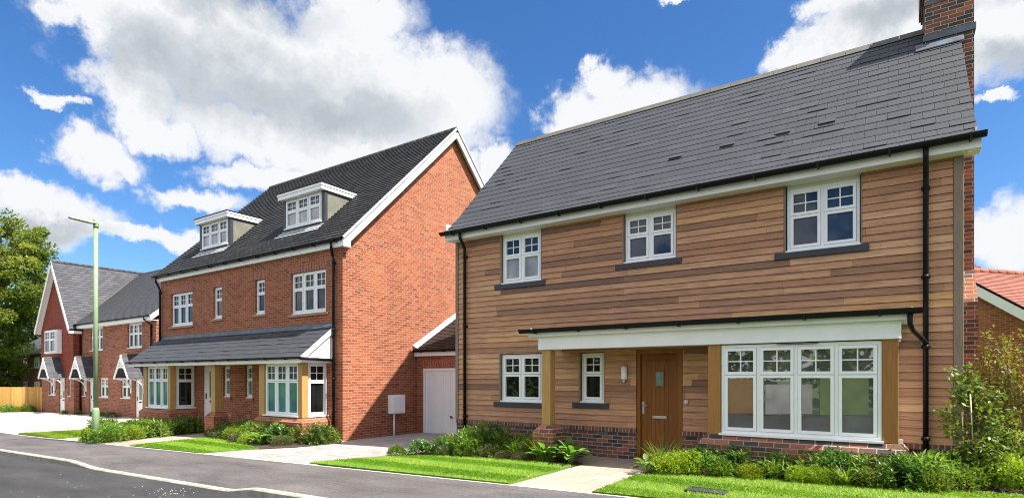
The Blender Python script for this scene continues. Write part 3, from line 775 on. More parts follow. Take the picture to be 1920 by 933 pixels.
mb.box(-12.61, -10.53, GY + .052, GY + .085, -.26, 1.749)
gd = mb.build('garage_door', 'grey_white', gs)
mb = MB(); mb.box(-11.58, -11.50, GY + .02, GY + .045, .30, .33); mb.tube([(-11.54, GY + .04, .28), (-11.54, GY - .01, .28), (-11.42, GY - .012, .28)], .013, 8); mb.build('handle', 'black', gd)
gp = .58
def PG(x, s, n): 
    q = math.hypot(1, gp); return (x, GY - .22 + s / q - gp / q * n, 2.40 + gp * s / q + n / q)
mb = MB(); tiles(mb, PG, BX1 + .04, -8.6, 0, 4.2, .112, .165, .014, .022, .003); gr = mb.build('tiled_roof', 'brown_tile', gs)
mb = MB(); mb.hexa([PG(BX1 + .04, .02, -.06), PG(-8.65, .02, -.06), PG(-8.65, 4.15, -.06), PG(BX1 + .04, 4.15, -.06), PG(BX1 + .04, .02, -.012), PG(-8.65, .02, -.012), PG(-8.65, 4.15, -.012), PG(BX1 + .04, 4.15, -.012)]); mb.build('roof_deck', 'black', gr)
mb = MB(); mb.box(BX1 + .02, -8.7, GY - .13, GY - .105, 2.22, 2.36); mb.box(BX1 + .02, -8.7, GY - .105, GY + .02, 2.222, 2.24); mb.build('fascia', 'grey_white', gs)
mb = MB(); mb.gutter(BX1 + .02, -8.7, GY - .20, 2.40, .055); mb.build('gutter', 'black', gs)
mb = MB()
for k_ in range(12):
    s = .10 + k_ * .36
    mb.hexa([PG(BX1 + .004, s, .02), PG(BX1 + .16, s, .026), PG(BX1 + .16, s + .36, .03), PG(BX1 + .004, s + .36, .03), PG(BX1 + .004, s, .14), PG(BX1 + .02, s, .14), PG(BX1 + .02, s + .358, .14), PG(BX1 + .004, s + .358, .14)])
mb.build('lead_flashing', 'pale_lead', gr)
# meter box on the gable
mx = thing('meter_box', 'pale grey meter box on a thin conduit against the shaded brick gable', 'meter box', (-12.9, 12.6, -.26))
mb = MB(); mb.box(BX1 + .002, -12.77, 12.32, 12.88, .42, 1.0); bx_ = mb.build('box', 'grey_white', mx, bevel=.012)
mb = MB(); mb.box(-12.769, -12.758, 12.36, 12.84, .46, .96); mb.build('box_door', 'grey_white', bx_, bevel=.004)
mb = MB(); mb.tube([(-12.86, 12.48, .42), (-12.86, 12.48, -.35)], .028, 10); mb.build('conduit', 'grey_white', mx)
# ================================================================== TERRACE (far left)
def canopy(parent, xc, yw, zf, half=.87, out=.78, rise=1.2):
    yf = yw - out
    mb = MB(); n = math.hypot(half, rise); nx, nz = rise / n, half / n
    def Q(sg, y, s, k): return (xc + sg * (half - half * s / n + nx * k), y, zf + rise * s / n + nz * k)
    for sg in (1, -1):
        for i in range(7):
            a, b = i * n / 7, min((i + 1) * n / 7 + .03, n)
            y = yf - .04
            while y < yw:
                e = min(y + .26, yw); p = [Q(sg, y + .003, a, .01), Q(sg, e - .003, a, .01), Q(sg, e - .003, b, 0), Q(sg, y + .003, b, 0), Q(sg, y + .003, a, .024), Q(sg, e - .003, a, .024), Q(sg, e - .003, b, .012), Q(sg, y + .003, b, .012)]
                if sg < 0: p = [p[q] for q in (3, 2, 1, 0, 7, 6, 5, 4)]
                mb.hexa(p); y += .26
    c = mb.build('porch_canopy', 'grey_tile', parent)
    mb = MB()
    for sg in (1, -1):      # barge boards with a trefoil arch under the apex
        p = [Q(sg, yf - .05, -.02, -.14), Q(sg, yf - .02, -.02, -.14), Q(sg, yf - .02, n, -.16), Q(sg, yf - .05, n, -.16), Q(sg, yf - .05, -.02, .0), Q(sg, yf - .02, -.02, .0), Q(sg, yf - .02, n, .0), Q(sg, yf - .05, n, .0)]
        mb.hexa(p)
        ar = []
        for k in range(9):
            w = math.pi / 2 * k / 8
            ar.append((xc + sg * (half - .14) * math.cos(w) * .95, yf - .035, zf + .06 + rise * .42 * math.sin(w)))
        for a, b in zip(ar[:-1], ar[1:]): mb.tube([a, b], .035, 6)
        mb.tube([(xc + sg * .02, yf - .035, zf + rise * .45), (xc + sg * half * .28, yf - .035, zf + rise * .68)], .03, 6)
        for (y0_, ) in ((yf + .02,),):
            br = []
            for k in range(7):
                w = math.pi / 2 * k / 6
                br.append((xc + sg * (half - .12), yw - .03 - (out - .1) * (1 - math.cos(w)), zf - .75 + .70 * math.sin(w)))
            mb.tube(br, .034, 6)
            mb.box(xc + sg * (half - .12) - .04, xc + sg * (half - .12) + .04, yw - .07, yw - .002, zf - .8, zf - .02)
            mb.box(xc + sg * (half - .12) - .045, xc + sg * (half - .12) + .045, yf, yw - .002, zf - .06, zf - .0)
    mb.tube([(xc, yf - .035, zf + rise * .42), (xc, yf - .035, zf + rise * .98)], .035, 6)
    mb.build('bargeboard', 'white_paint', c)
    mb = MB(); mb.tube([(xc, yf - .05, zf + rise + .0), (xc, yw, zf + rise + .0)], .05, 8); mb.build('ridge_tiles', 'ridge', c)
def terr_door(parent, x0, x1, z0, z1, y): white_door(parent, x0, x1, z0, z1, y)

GY1, GX0, GX1, GZ = 13.2, -45.29, -40.14, -.66
gh = thing('gabled_house', 'end of terrace house with steep red tile hung gable beside the timber fence', 'house', (-42.7, GY1, GZ))
RX, RZg = -42.7, 8.62
mb = MB(); mb.wall(GX0, GX1, -1.2, 1.62, GY1, GY1 + .3, [(-44.06, -43.02, .41, 1.52), (-40.97, -40.65, .40, 1.52), (-42.50, -41.57, GZ, 1.52)])
mb.box(GX0, GX1, GY1 + .31, 21, -1.2, 1.6); mb.build('wall', 'far_brick', gh)
mb = MB()
mb.prism([(GX0 - .03, 1.63), (GX1 + .03, 1.63), (GX1 + .03, 4.58), (RX, 8.42), (GX0 - .03, 4.58)], 'y', GY1 - .04, 21)
mb.build('tile_hung_wall', 'tile_hung', gh)
mb = MB(); mb.box(-43.80, -41.90, GY1 - .26, GY1 - .04, 2.98, 4.42); mb.build('window_surround', 'white_paint', gh)
window(gh, -43.75, -41.94, 3.03, 4.38, GY1 - .333, 2, .40, top='glass_dark', low='glass_dark', sill_out=.03)
for (a, b, c, d, n) in ((-44.06, -43.02, .41, 1.52, 2), (-40.97, -40.65, .40, 1.52, 1)):
    window(gh, a + .005, b - .005, c + .03, d, GY1 + .07, n, .42, top='glass_dark', low='glass_dark', sill_out=.12)
terr_door(gh, -42.50, -41.57, GZ, 1.52, GY1 + .1)
canopy(gh, -42.2, GY1 - .04, 1.52)
gn = math.hypot(RX - GX1 - .35, RZg - 4.35)
def PGH(sg):
    hw = abs(GX1 - RX) + .28; rs = RZg - 4.36; n_ = math.hypot(hw, rs); 
    def f(y, s, k): return (RX + sg * (hw - hw * s / n_ + rs / n_ * k), y, 4.36 + rs * s / n_ + hw / n_ * k)
    return f, n_
roofm = None
for sg in (1, -1):
    f, n_ = PGH(sg)
    mb = MB()
    tiles(mb, (lambda y, s, k: f(y, s, k)), GY1 - .32, 20.5, 0, n_ - .01, .20, .33, .016, .028, .004)
    if sg > 0: roofm = mb.build('tiled_roof', 'grey_tile', gh)
    else: mb.build('rear_roof', 'grey_tile', gh)
    mb = MB(); mb.hexa([f(GY1 - .36, -.02, -.20), f(GY1 - .32, -.02, -.20), f(GY1 - .32, n_, -.20), f(GY1 - .36, n_, -.20), f(GY1 - .36, -.02, -.01), f(GY1 - .32, -.02, -.01), f(GY1 - .32, n_ , -.01), f(GY1 - .36, n_, -.01)])
    mb.hexa([f(GY1 - .32, -.02, -.12), f(GY1, -.02, -.12), f(GY1, n_ - .1, -.12), f(GY1 - .32, n_ - .1, -.12), f(GY1 - .32, -.02, -.10), f(GY1, -.02, -.10), f(GY1, n_ - .1, -.10), f(GY1 - .32, n_ - .1, -.10)])
    mb.build('barge_board', 'white_paint', gh)
    mb = MB(); mb.hexa([f(GY1 - .34, .02, -.09), f(20.5, .02, -.09), f(20.5, n_ - .05, -.09), f(GY1 - .34, n_ - .05, -.09), f(GY1 - .34, .02, -.015), f(20.5, .02, -.015), f(20.5, n_ - .05, -.015), f(GY1 - .34, n_ - .05, -.015)]); mb.build('roof_deck', 'black', gh)
mb = MB(); y = GY1 - .34
while y < 20.4: mb.tube([(RX, y + .004, RZg - .02), (RX, y + .326, RZg - .02)], .10, 10, rng.random()); y += .33
mb.build('ridge_tiles', 'grey_tile', roofm)
mb = MB(); mb.box(GX1 + .22, GX1 + .30, GY1 - .3, 13.5, 4.26, 4.36); mb.tube([(GX1 + .12, GY1 + .28, 4.3), (GX1 + .10, GY1 + .28, 4.0), (GX1 + .10, GY1 + .28, -.9)], .045, 8); mb.build('downpipe', 'black', gh)
mb = MB(); mb.box(GX1 + .06, GX1 + .30, GY1 - .3, 13.5, 4.10, 4.25); mb.build('eaves_box', 'white_paint', gh)

TY, TEZ = 13.57, 4.62
RTY, RTZ = 17.75, 8.50
tsl = math.hypot(RTY - TY + .4, RTZ - TEZ); ta, tb = -(RTZ - TEZ) / tsl, (RTY - TY + .4) / tsl
def PT(x, s, k): return (x, TY - .4 + (RTY - TY + .4) * s / tsl + ta * k, TEZ + (RTZ - TEZ) * s / tsl + tb * k)
def PTb(x, s, k): y = PT(x, s, k); return (x, 2 * RTY - y[1], y[2])
def terrace(label, x0, x1, rx0, wins, door, cx, endR, z0):
    t = thing('terraced_house', label, 'house', ((x0 + x1) / 2, TY, z0))
    holes = [(a, b, c, d) for a, b, c, d, n in wins] + [(door[0], door[1], z0, 1.52)]
    mb = MB(); mb.wall(x0, x1, -1.2, 4.5, TY, TY + .3, holes); mb.build('front_wall', 'far_brick', t)
    mb = MB(); mb.prism([(TY + .301, -1.2), (21.9, -1.2), (21.9, 4.6), (RTY, 8.25), (TY + .301, 4.75)], 'x', x0 + .002, x1); mb.build('side_wall', 'red_brick' if endR else 'far_brick', t)
    for a, b, c, d, n in wins:
        window(t, a + .005, b - .005, c + .03, d, TY + .07, n, .42, top='glass_dark', low='glass_dark', sill_out=.11)
        if d > 3: 
            mb = MB(); mb.box(a, b, TY + .03, TY + .1, d + .001, 4.6); mb.build('head_board', 'white_paint', t)
    terr_door(t, door[0], door[1], z0, 1.52, TY + .1); canopy(t, cx, TY, 1.50)
    x1r = x1 + (.2 if endR else 0)
    mb = MB(); tiles(mb, PT, rx0, x1r, 0, tsl - .01, .112, .165, .014, .024, .003); rr = mb.build('tiled_roof', 'charcoal_tile', t)
    mb = MB(); tiles(mb, PTb, x0, x1r, 0, tsl - .01, .3, .66, .014, .02); mb.build('rear_roof', 'charcoal_tile', t)
    mb = MB()
    for f_ in (PT, PTb): mb.hexa([f_(rx0, .02, -.09), f_(x1r - .05, .02, -.09), f_(x1r - .05, tsl - .04, -.09), f_(rx0, tsl - .04, -.09), f_(rx0, .02, -.014), f_(x1r - .05, .02, -.014), f_(x1r - .05, tsl - .04, -.014), f_(rx0, tsl - .04, -.014)])
    mb.build('roof_deck', 'black', rr)
    mb = MB(); x = rx0
    while x < x1r - .3: mb.tube([(x + .004, RTY, RTZ - .03), (x + .326, RTY, RTZ - .03)], .09, 10, rng.random()); x += .33
    mb.build('ridge_tiles', 'charcoal_tile', rr)
    mb = MB(); mb.box(x0 + .02, x1r, TY - .33, TY - .305, 4.38, 4.58); mb.box(x0 + .02, x1r, TY - .305, TY + .02, 4.39, 4.41)
    if endR:
        mb.hexa([PT(x1r - .05, 0, -.24), PT(x1r, 0, -.24), PT(x1r, tsl, -.24), PT(x1r - .05, tsl, -.24), PT(x1r - .05, 0, -.02), PT(x1r, 0, -.02), PT(x1r, tsl, -.02), PT(x1r - .05, tsl, -.02)])
    mb.build('fascia', 'white_paint', t)
    mb = MB(); mb.gutter(x0, x1r - (.1 if endR else 0), TY - .42, 4.63, .055); mb.build('gutter', 'black', t)
    if endR: downpipe(t, [(x1 - .4, TY - .42, 4.58), (x1 - .4, TY - .4, 4.45), (x1 - .4, TY - .06, 4.2), (x1 - .4, TY - .06, -1)], .045)
    return t
t1 = terrace('brick terraced house joined to the tile hung gable, behind the green street lamp', GX1 + .04, -35.6, RX, [(-38.81, -37.14, 3.05, 4.40, 3), (-40.0, -39.5, .41, 1.52, 1), (-37.54, -36.43, .38, 1.50, 2)], (-39.05, -38.2), -38.62, False, -.62)
t2 = terrace('brick terraced house at the near end of the row, half hidden by the dormer house', -35.6, -30.8, -35.6, [(-33.98, -32.34, 3.06, 4.38, 3), (-34.79, -33.69, .39, 1.50, 2)], (-33.18, -32.28), -32.74, True, -.58)
mb = MB(); mb.tube([(GX1 + .30, TY - .36, 4.62), (RX, RTY - .05, 8.50)], .055, 6); mb.build('roof_valley', 'ridge', t1)

# small house beyond the fence
fh = thing('distant_house', 'small brick house with slate roof seen behind the timber fence and tree', 'house', (-72, 20, -.9))
mb = MB(); mb.box(-78.5, -64, 20, 27, -1.2, 3.82); mb.prism([(20.1, 3.82), (26.9, 3.82), (23.5, 6.1)], 'x', -78.3, -64.2); mb.build('wall', 'far_brick', fh)
def PF(x, s, k): return (x, 19.6 + .83 * s, 3.80 + .557 * s)
mb = MB(); tiles(mb, lambda x, s, k: (x, 19.6 + .83 * s - .557 * k, 3.80 + .557 * s + .83 * k), -78.8, -63.8, 0, 4.6, .22, .3, .01, .016, .003); mb.build('slate_roof', 'charcoal_tile', fh)
mb = MB(); mb.hexa([(-78.8, 27.4, 3.8), (-63.8, 27.4, 3.8), (-63.8, 23.45, 6.3), (-78.8, 23.45, 6.3), (-78.8, 27.4, 3.84), (-63.8, 27.4, 3.84), (-63.8, 23.45, 6.34), (-78.8, 23.45, 6.34)]); mb.build('rear_roof', 'charcoal_tile', fh)
mb = MB(); mb.box(-78.8, -63.8, 19.55, 19.62, 3.70, 3.80); mb.tube([(-76.0, 19.9, 3.7), (-76.0, 19.9, -1)], .06, 8); mb.build('gutter', 'black', fh)
for (ua, ub) in ((25, 32), (45, 52), (65.5, 74)):
    ra, rb_ = ray(ua, 680), ray(ub, 680)
    window(fh, ra.x / ra.y * 20, rb_.x / rb_.y * 20, 2.45, 3.5, 19.95, 2, .4, top='glass_dark', low='glass_dark', sill_out=.06)
    window(fh, ra.x / ra.y * 20, rb_.x / rb_.y * 20, .0, 1.1, 19.95, 2, .4, top='glass_dark', low='glass_dark', sill_out=.06)

# neighbour on the right
nh = thing('neighbouring_house', 'brick house with red clay tiled roof behind the shrubs past the chimney', 'house', (3, 24, .1))
d1 = Vector((.652, .758, 0)); d2 = Vector((.758, -.652, 0)); AP = Vector((1.5, 24, 5.15))
pt_ = .70
def NN(a, b, z): q = AP + d1 * a + d2 * b; return (q.x, q.y, z)
mb = MB()
pts0 = [NN(.25, -4, 0), NN(.25, 4, 0), NN(.25, 4, 5.0 - 4 * pt_), NN(.25, 0, 5.0), NN(.25, -4, 5.0 - 4 * pt_)]
pts1 = [NN(9, -4, 0), NN(9, 4, 0), NN(9, 4, 5.0 - 4 * pt_), NN(9, 0, 5.0), NN(9, -4, 5.0 - 4 * pt_)]
mb.face(pts0); mb.face(list(reversed(pts1)))
for i in range(5):
    j = (i + 1) % 5; mb.face([pts0[j], pts0[i], pts1[i], pts1[j]])
mb.build('wall', 'red_brick', nh)
hyp = math.hypot(1, pt_)
def PN(sg):
    def f(a, s, k):
        b = sg * (4.4 - s / hyp + pt_ / hyp * k); return NN(a, b, 5.15 - 4.4 * pt_ + pt_ * s / hyp + k / hyp)
    return f
for sg in (1, -1):
    f = PN(sg); mb = MB(); tiles(mb, f, 0, 9, 0, 4.4 * hyp - .01, .112, .165, .014, .024, .003)
    q = mb.build('tiled_roof', 'red_tile', nh)
    if sg > 0:
        mb = MB(); a = 0
        while a < 9: mb.tube([NN(a + .004, 0, 5.15), NN(a + .40, 0, 5.15)], [.105, .12], 10, rng.random()); a += .40
        mb.build('ridge_tiles', 'red_tile', q)
    mb = MB(); mb.hexa([f(-.02, 0, -.32), f(.05, 0, -.32), f(.05, 4.4 * hyp, -.32), f(-.02, 4.4 * hyp, -.32), f(-.02, 0, -.06), f(.05, 0, -.06), f(.05, 4.4 * hyp, -.06), f(-.02, 4.4 * hyp, -.06)])
    mb.build('barge_board', 'white_paint', nh)
    mb = MB(); mb.hexa([f(.0, .02, -.06), f(8.95, .02, -.06), f(8.95, 4.4 * hyp - .03, -.06), f(.0, 4.4 * hyp - .03, -.06), f(.0, .02, -.012), f(8.95, .02, -.012), f(8.95, 4.4 * hyp - .03, -.012), f(.0, 4.4 * hyp - .03, -.012)]); mb.build('roof_deck', 'black', nh)
mb = MB()
pk = (1.2, 34.5, 8.1); cs = [(-3.5, 30.2, 5.25), (4.55, 31.6, 5.25), (5.5, 39, 5.25), (-3.5, 38, 5.25)]
for i in range(4):
    a, b = Vector(cs[i]), Vector(cs[(i + 1) % 4]); p = Vector(pk)
    n_ = 26
    for k_ in range(n_):
        t0, t1 = k_ / n_, (k_ + 1) / n_
        up = Vector((0, 0, .03))
        mb.face([a.lerp(p, t0) + up, b.lerp(p, t0) + up, b.lerp(p, t1), a.lerp(p, t1)])
mb.face([cs[3], cs[2], cs[1], cs[0]])
mb.build('hipped_roof', 'red_tile', nh)
mb = MB(); p_ = [(c[0] * .97, c[1] + (.3 if c[1] < 35 else -.3)) for c in cs]; mb.prism(p_, 'z', -.2, 5.24); mb.build('rear_wall', 'red_brick', nh)

# ================================================================== street lamp, fence, drain
lp = thing('street_lamp', 'tall pale green street lamp column at the back of the footway', 'street lamp', (-19.72, 7.03, gz(-19.72)))
g0 = gz(-19.72)
mb = MB(); mb.tube([(-19.72, 7.03, g0 - .05), (-19.72, 7.03, g0 + .95), (-19.72, 7.03, g0 + 1.0), (-19.72, 7.03, g0 + 1.06)], [.093, .093, .085, .062], 16, .5)
mb.tube([(-19.72, 7.03, g0 + 1.06), (-19.72, 7.03, 6.05)], [.062, .058], 14, .5)
mb.tube([(-19.72, 7.03, g0 + .42), (-19.72, 7.03, g0 + .43)], .095, 16, .5)
pole = mb.build('lamp_pole', 'lamp_green', lp)
mb = MB(); mb.box(-19.76, -19.68, 6.935, 6.94, g0 + .5, g0 + .85); mb.build('access_door', 'lamp_green', pole)
mb = MB()
for (s0_, s1_, w0, w1, h0, h1) in ((0, .16, .06, .10, .07, .07), (.16, .72, .10, .085, .07, .035)):
    ya, yb = 7.09 - s0_, 7.09 - s1_
    za, zb = 6.09 + s0_ * .05, 6.09 + s1_ * .05
    mb.hexa([(-19.72 - w1, yb, zb), (-19.72 + w1, yb, zb), (-19.72 + w0, ya, za - .01), (-19.72 - w0, ya, za - .01), (-19.72 - w1 * .8, yb, zb + h1), (-19.72 + w1 * .8, yb, zb + h1), (-19.72 + w0 * .8, ya, za + h0), (-19.72 - w0 * .8, ya, za + h0)])
mb.tube([(-19.72, 7.03, 5.98), (-19.72, 7.03, 6.10)], .068, 12, .5)
hd = mb.build('lamp_head', 'lamp_green', lp)
mb = MB(); mb.hexa([(-19.79, 6.40, 6.113), (-19.65, 6.40, 6.113), (-19.65, 6.86, 6.085), (-19.79, 6.86, 6.085), (-19.79, 6.40, 6.12), (-19.65, 6.40, 6.12), (-19.65, 6.86, 6.1), (-19.79, 6.86, 6.1)]); mb.build('lamp_lens', 'lamp_lens', hd)
mb = MB(); mb.tube([(-19.72, 6.98, 6.15), (-19.72, 6.98, 6.2)], .03, 10, .5); mb.build('light_sensor', 'black', hd)

fe = thing('timber_fence', 'close boarded golden timber fence running left from the gabled house', 'fence', (-49, 10.8, -.8))
fo, fd, fn = Vector((-45.33, 13.30, 0)), Vector((-CA, -SA, 0)), Vector((SA, -CA, 0))
def fbox(mb, a, b, z0, z1, n0, n1, r=None):
    P = lambda t, n, z: tuple(fo + fd * t + fn * n + Vector((0, 0, z)))
    mb.hexa([P(a, n1, z0), P(a, n0, z0), P(b, n0, z0), P(b, n1, z0), P(a, n1, z1), P(a, n0, z1), P(b, n0, z1), P(b, n1, z1)], r)
mb = MB(); t = .0
while t < 9:
    fbox(mb, t, t + .118, -.86, .91 + rng.uniform(-.006, .006), .0, .018 + rng.uniform(0, .008)); t += .108
fbox(mb, 0, 9.1, .3, .36, -.04, -.001); fbox(mb, 0, 9.1, -.5, -.44, -.04, -.001)
fe_b = mb.build('fence_boards', 'timber', fe)
mb = MB(); fbox(mb, 0, 9.1, -1.0, -.862, -.01, .02); mb.build('gravel_board', 'timber', fe)
for t in (2.7, 5.4, 8.1):
    mb = MB(); fbox(mb, t - .05, t + .05, -1.0, .89, -.14, -.041); mb.build('post', 'timber', fe)

mb = MB()
gx, gy, gw, gd_ = -2.1, 7.76, .26, .15
zz = gz(gx) + .055
mb.box(gx - gw, gx + gw, gy - gd_, gy - gd_ + .03, zz - .05, zz); mb.box(gx - gw, gx + gw, gy + gd_ - .03, gy + gd_, zz - .05, zz)
mb.box(gx - gw, gx - gw + .03, gy - gd_ + .03, gy + gd_ - .03, zz - .05, zz); mb.box(gx + gw - .03, gx + gw, gy - gd_ + .03, gy + gd_ - .03, zz - .05, zz)
for i in range(11):
    x = gx - gw + .055 + i * .041; mb.hexa([(x - .02, gy - gd_ + .03, zz - .03), (x + .005, gy - gd_ + .03, zz - .03), (x + .03, gy + gd_ - .03, zz - .03), (x + .005, gy + gd_ - .03, zz - .03), (x - .02, gy - gd_ + .03, zz - .004), (x + .005, gy - gd_ + .03, zz - .004), (x + .03, gy + gd_ - .03, zz - .004), (x + .005, gy + gd_ - .03, zz - .004)])
one('drain_grate', mb, 'iron', 'small slotted iron grate set in the lawn in front of the bay window', 'drain grate', (gx, gy, zz))

# ================================================================== GROUND
def sheet(name, xs, ys, zf, mat, kind='structure'):
    mb = MB()
    for i in range(len(xs) - 1):
        for j in range(len(ys) - 1):
            a, b, c, d = xs[i], xs[i + 1], ys[j], ys[j + 1]
            mb.face([(a, c, zf(a, c)), (b, c, zf(b, c)), (b, d, zf(b, d)), (a, d, zf(a, d))], .5, True)
    return tag(mb.build(name, mat), kind=kind)
XS = [-400, -200, -120, -80, -60, -50, -45, -40, -36, -33, -30, -28, -26, -24, -22, -20, -15, -10, -5, 0, 2, 2.9, 4, 10, 30, 100, 300]
sheet('ground', XS, [-400, -100, -20, 7.0, 7.3, 15, 40, 120, 500], lambda x, y: gz(x) - (.40 if y < 7.1 else .03), 'turf')
XK = sorted(set([x for x in XS if -81 < x < 31] + [-15.7 + .12 * i for i in range(20)] + [-9.2 + .12 * i for i in range(12)]))
sm = lambda t: max(0, min(1, t)) ** 2 * (3 - 2 * max(0, min(1, t)))
def drop(x): return .088 * sm((x + 15.5) / 1.7) * (1 - sm((x + 8.95) / .9))
sheet('road', XK, [-14, 2, 4.93], lambda x, y: gz(x) - .115, 'road')
sheet('pavement', XK, [5.045, 5.4, 6.2, 7.0], lambda x, y: gz(x) - drop(x) * (1 - min(1, (y - 5.045) / .9)) - (.006 if y < 5.1 else 0), 'pave')
mb = MB()
for q_ in range(80 * 6):
    i_, j_ = divmod(q_, 6); a = -60 + .915 * i_ + .908 / 6 * j_; b = a + .908 / 6
    za, zb = gz(a), gz(b); ta_, tb_ = za - drop(a) + .003, zb - drop(b) + .003
    for (p, q, r_, s_) in (((4.92, za - .3), (4.92, zb - .3), (4.925, tb_ - .02), (4.925, ta_ - .02)), ((4.925, ta_ - .02), (4.925, tb_ - .02), (4.945, tb_), (4.945, ta_)), ((4.945, ta_), (4.945, tb_), (5.047, tb_), (5.047, ta_)), ((5.047, ta_), (5.047, tb_), (5.047, zb - .3), (5.047, za - .3))):
        mb.face([(a, *p), (b, *q), (b, *r_), (a, *s_)], .5)
    for x_, z_, t_ in (((a, za, ta_),) if j_ == 0 else ((b, zb, tb_),) if j_ == 5 else ()):
        mb.face([(x_, 4.92, z_ - .3), (x_, 4.925, t_ - .02), (x_, 4.945, t_), (x_, 5.047, t_), (x_, 5.047, z_ - .3)], .5)
tag(mb.build('kerb', 'kerb'), kind='structure')
mb = MB()
x = -60
while x < 12:
    mb.hexa([(x + .004, 7.0, gz(x) - .1), (x + .911, 7.0, gz(x + .915) - .1), (x + .911, 7.055, gz(x + .915) - .1), (x + .004, 7.055, gz(x) - .1), (x + .004, 7.0, gz(x) + .008), (x + .911, 7.0, gz(x + .915) + .008), (x + .911, 7.055, gz(x + .915) + .008), (x + .004, 7.055, gz(x) + .008)]); x += .915
tag(mb.build('path_edging', 'edging'), kind='structure')

def clip_x(poly, x, keep_right):
    out = []
    for i in range(len(poly)):
        a, b = poly[i], poly[(i + 1) % len(poly)]
        ia = a[0] >= x if keep_right else a[0] <= x; ib = b[0] >= x if keep_right else b[0] <= x
        if ia: out.append(a)
        if ia != ib:
            t = (x - a[0]) / (b[0] - a[0]); out.append((x, a[1] + (b[1] - a[1]) * t))
    return out
def flat(name, poly, off, mat, kind='structure', skirt=.08):
    mb = MB(); xs = [p[0] for p in poly]; x0, x1 = min(xs), max(xs)
    cuts = [x0] + [c for c in [q * 1.0 for q in range(-60, 20, 2)] if x0 < c < x1] + [x1]
    for a, b in zip(cuts[:-1], cuts[1:]):
        pp = clip_x(clip_x(poly, a, True), b, False)
        if len(pp) > 2: mb.face([(x, y, gz(x) + off) for x, y in pp], .5)
    for i in range(len(poly)):
        a, b = poly[i], poly[(i + 1) % len(poly)]
        mb.face([(a[0], a[1], gz(a[0]) + off - skirt), (b[0], b[1], gz(b[0]) + off - skirt), (b[0], b[1], gz(b[0]) + off), (a[0], a[1], gz(a[0]) + off)], .5)
    return tag(mb.build(name, mat), kind=kind)
flat('driveway', [(-13.75, 7.06), (-9.55, 7.06), (-9.2, 7.5), (-8.95, 8.4), (-8.95, 13.62), (-12.96, 13.62), (-12.96, 10.5), (-12.5, 10.2), (-12.7, 8.9), (-13.5, 7.9)], .004, 'shade_paving')
flat('path', [(-4.82, 7.06), (-3.50, 7.06), (-3.50, 9.6), (-3.0, 9.9), (-3.0, 10.56), (-5.3, 10.56), (-5.3, 9.9), (-4.82, 9.5)], .004, 'flags')
flat('path', [(-19.42, 7.06), (-17.72, 7.06), (-18.15, 9.3), (-18.6, 10.0), (-18.6, 10.58), (-20.7, 10.58), (-20.3, 9.4)], .004, 'flags')
flat('driveway', [(-60, 7.06), (-26.8, 7.06), (-26.3, 9.5), (-23.2, 9.7), (-23.6, 13.55), (-40.1, 13.55), (-40.1, 13.19), (-44.9, 13.19), (-45.1, 12.5), (-49.4, 9.2), (-60, 8.0)], .004, 'paving')
flat('path', [(-22.7, 7.06), (-21.2, 7.06), (-22.3, 9.6), (-23.4, 9.68)], .004, 'flags')
LAWN = {
 'a': ([(-9.75, 7.15), (-4.86, 7.08), (-4.86, 9.1), (-5.6, 9.22), (-7.2, 9.28), (-8.3, 9.05), (-8.95, 8.65), (-9.45, 7.9)], 2600),
 'b': ([(-3.46, 7.08), (6, 7.08), (6, 9.4), (1.0, 9.35), (-.4, 9.08), (-1.5, 9.18), (-2.5, 9.02), (-3.2, 8.95), (-3.46, 8.6)], 2600),
 'c': ([(-17.62, 7.08), (-13.9, 7.08), (-13.6, 7.6), (-13.35, 8.3), (-15.2, 8.75), (-16.9, 9.3), (-18.05, 9.45)], 1500),
 'd': ([(-26.7, 7.08), (-22.8, 7.08), (-23.5, 9.2), (-26.2, 9.45)], 900),
 'e': ([(-60, 8.05), (-49.6, 9.15), (-48.0, 10.4), (-49.0, 10.6), (-60, 9)], 300)}
def inside(poly, x, y):
    c = np.zeros(len(x), bool)
    for i in range(len(poly)):
        (x0, y0), (x1, y1) = poly[i], poly[i - 1]
        m = ((y0 > y) != (y1 > y)) & (x < (x1 - x0) * (y - y0) / (y1 - y0 + 1e-12) + x0); c ^= m
    return c
gzv = np.vectorize(gz)
def leafmesh(name, V, Fc, rv, mat):
    me = bpy.data.meshes.new(name)
    me.vertices.add(len(V)); me.vertices.foreach_set('co', V.astype(np.float32).ravel())
    k = Fc.shape[1]
    me.loops.add(Fc.size); me.loops.foreach_set('vertex_index', Fc.astype(np.int32).ravel())
    me.polygons.add(len(Fc)); me.polygons.foreach_set('loop_start', np.arange(0, Fc.size, k, dtype=np.int32))
    me.polygons.foreach_set('loop_total', np.full(len(Fc), k, dtype=np.int32))
    me.update(calc_edges=True)
    at = me.attributes.new('rnd', 'FLOAT', 'FACE'); at.data.foreach_set('value', rv.astype(np.float32))
    me.materials.append(M[mat]); return me
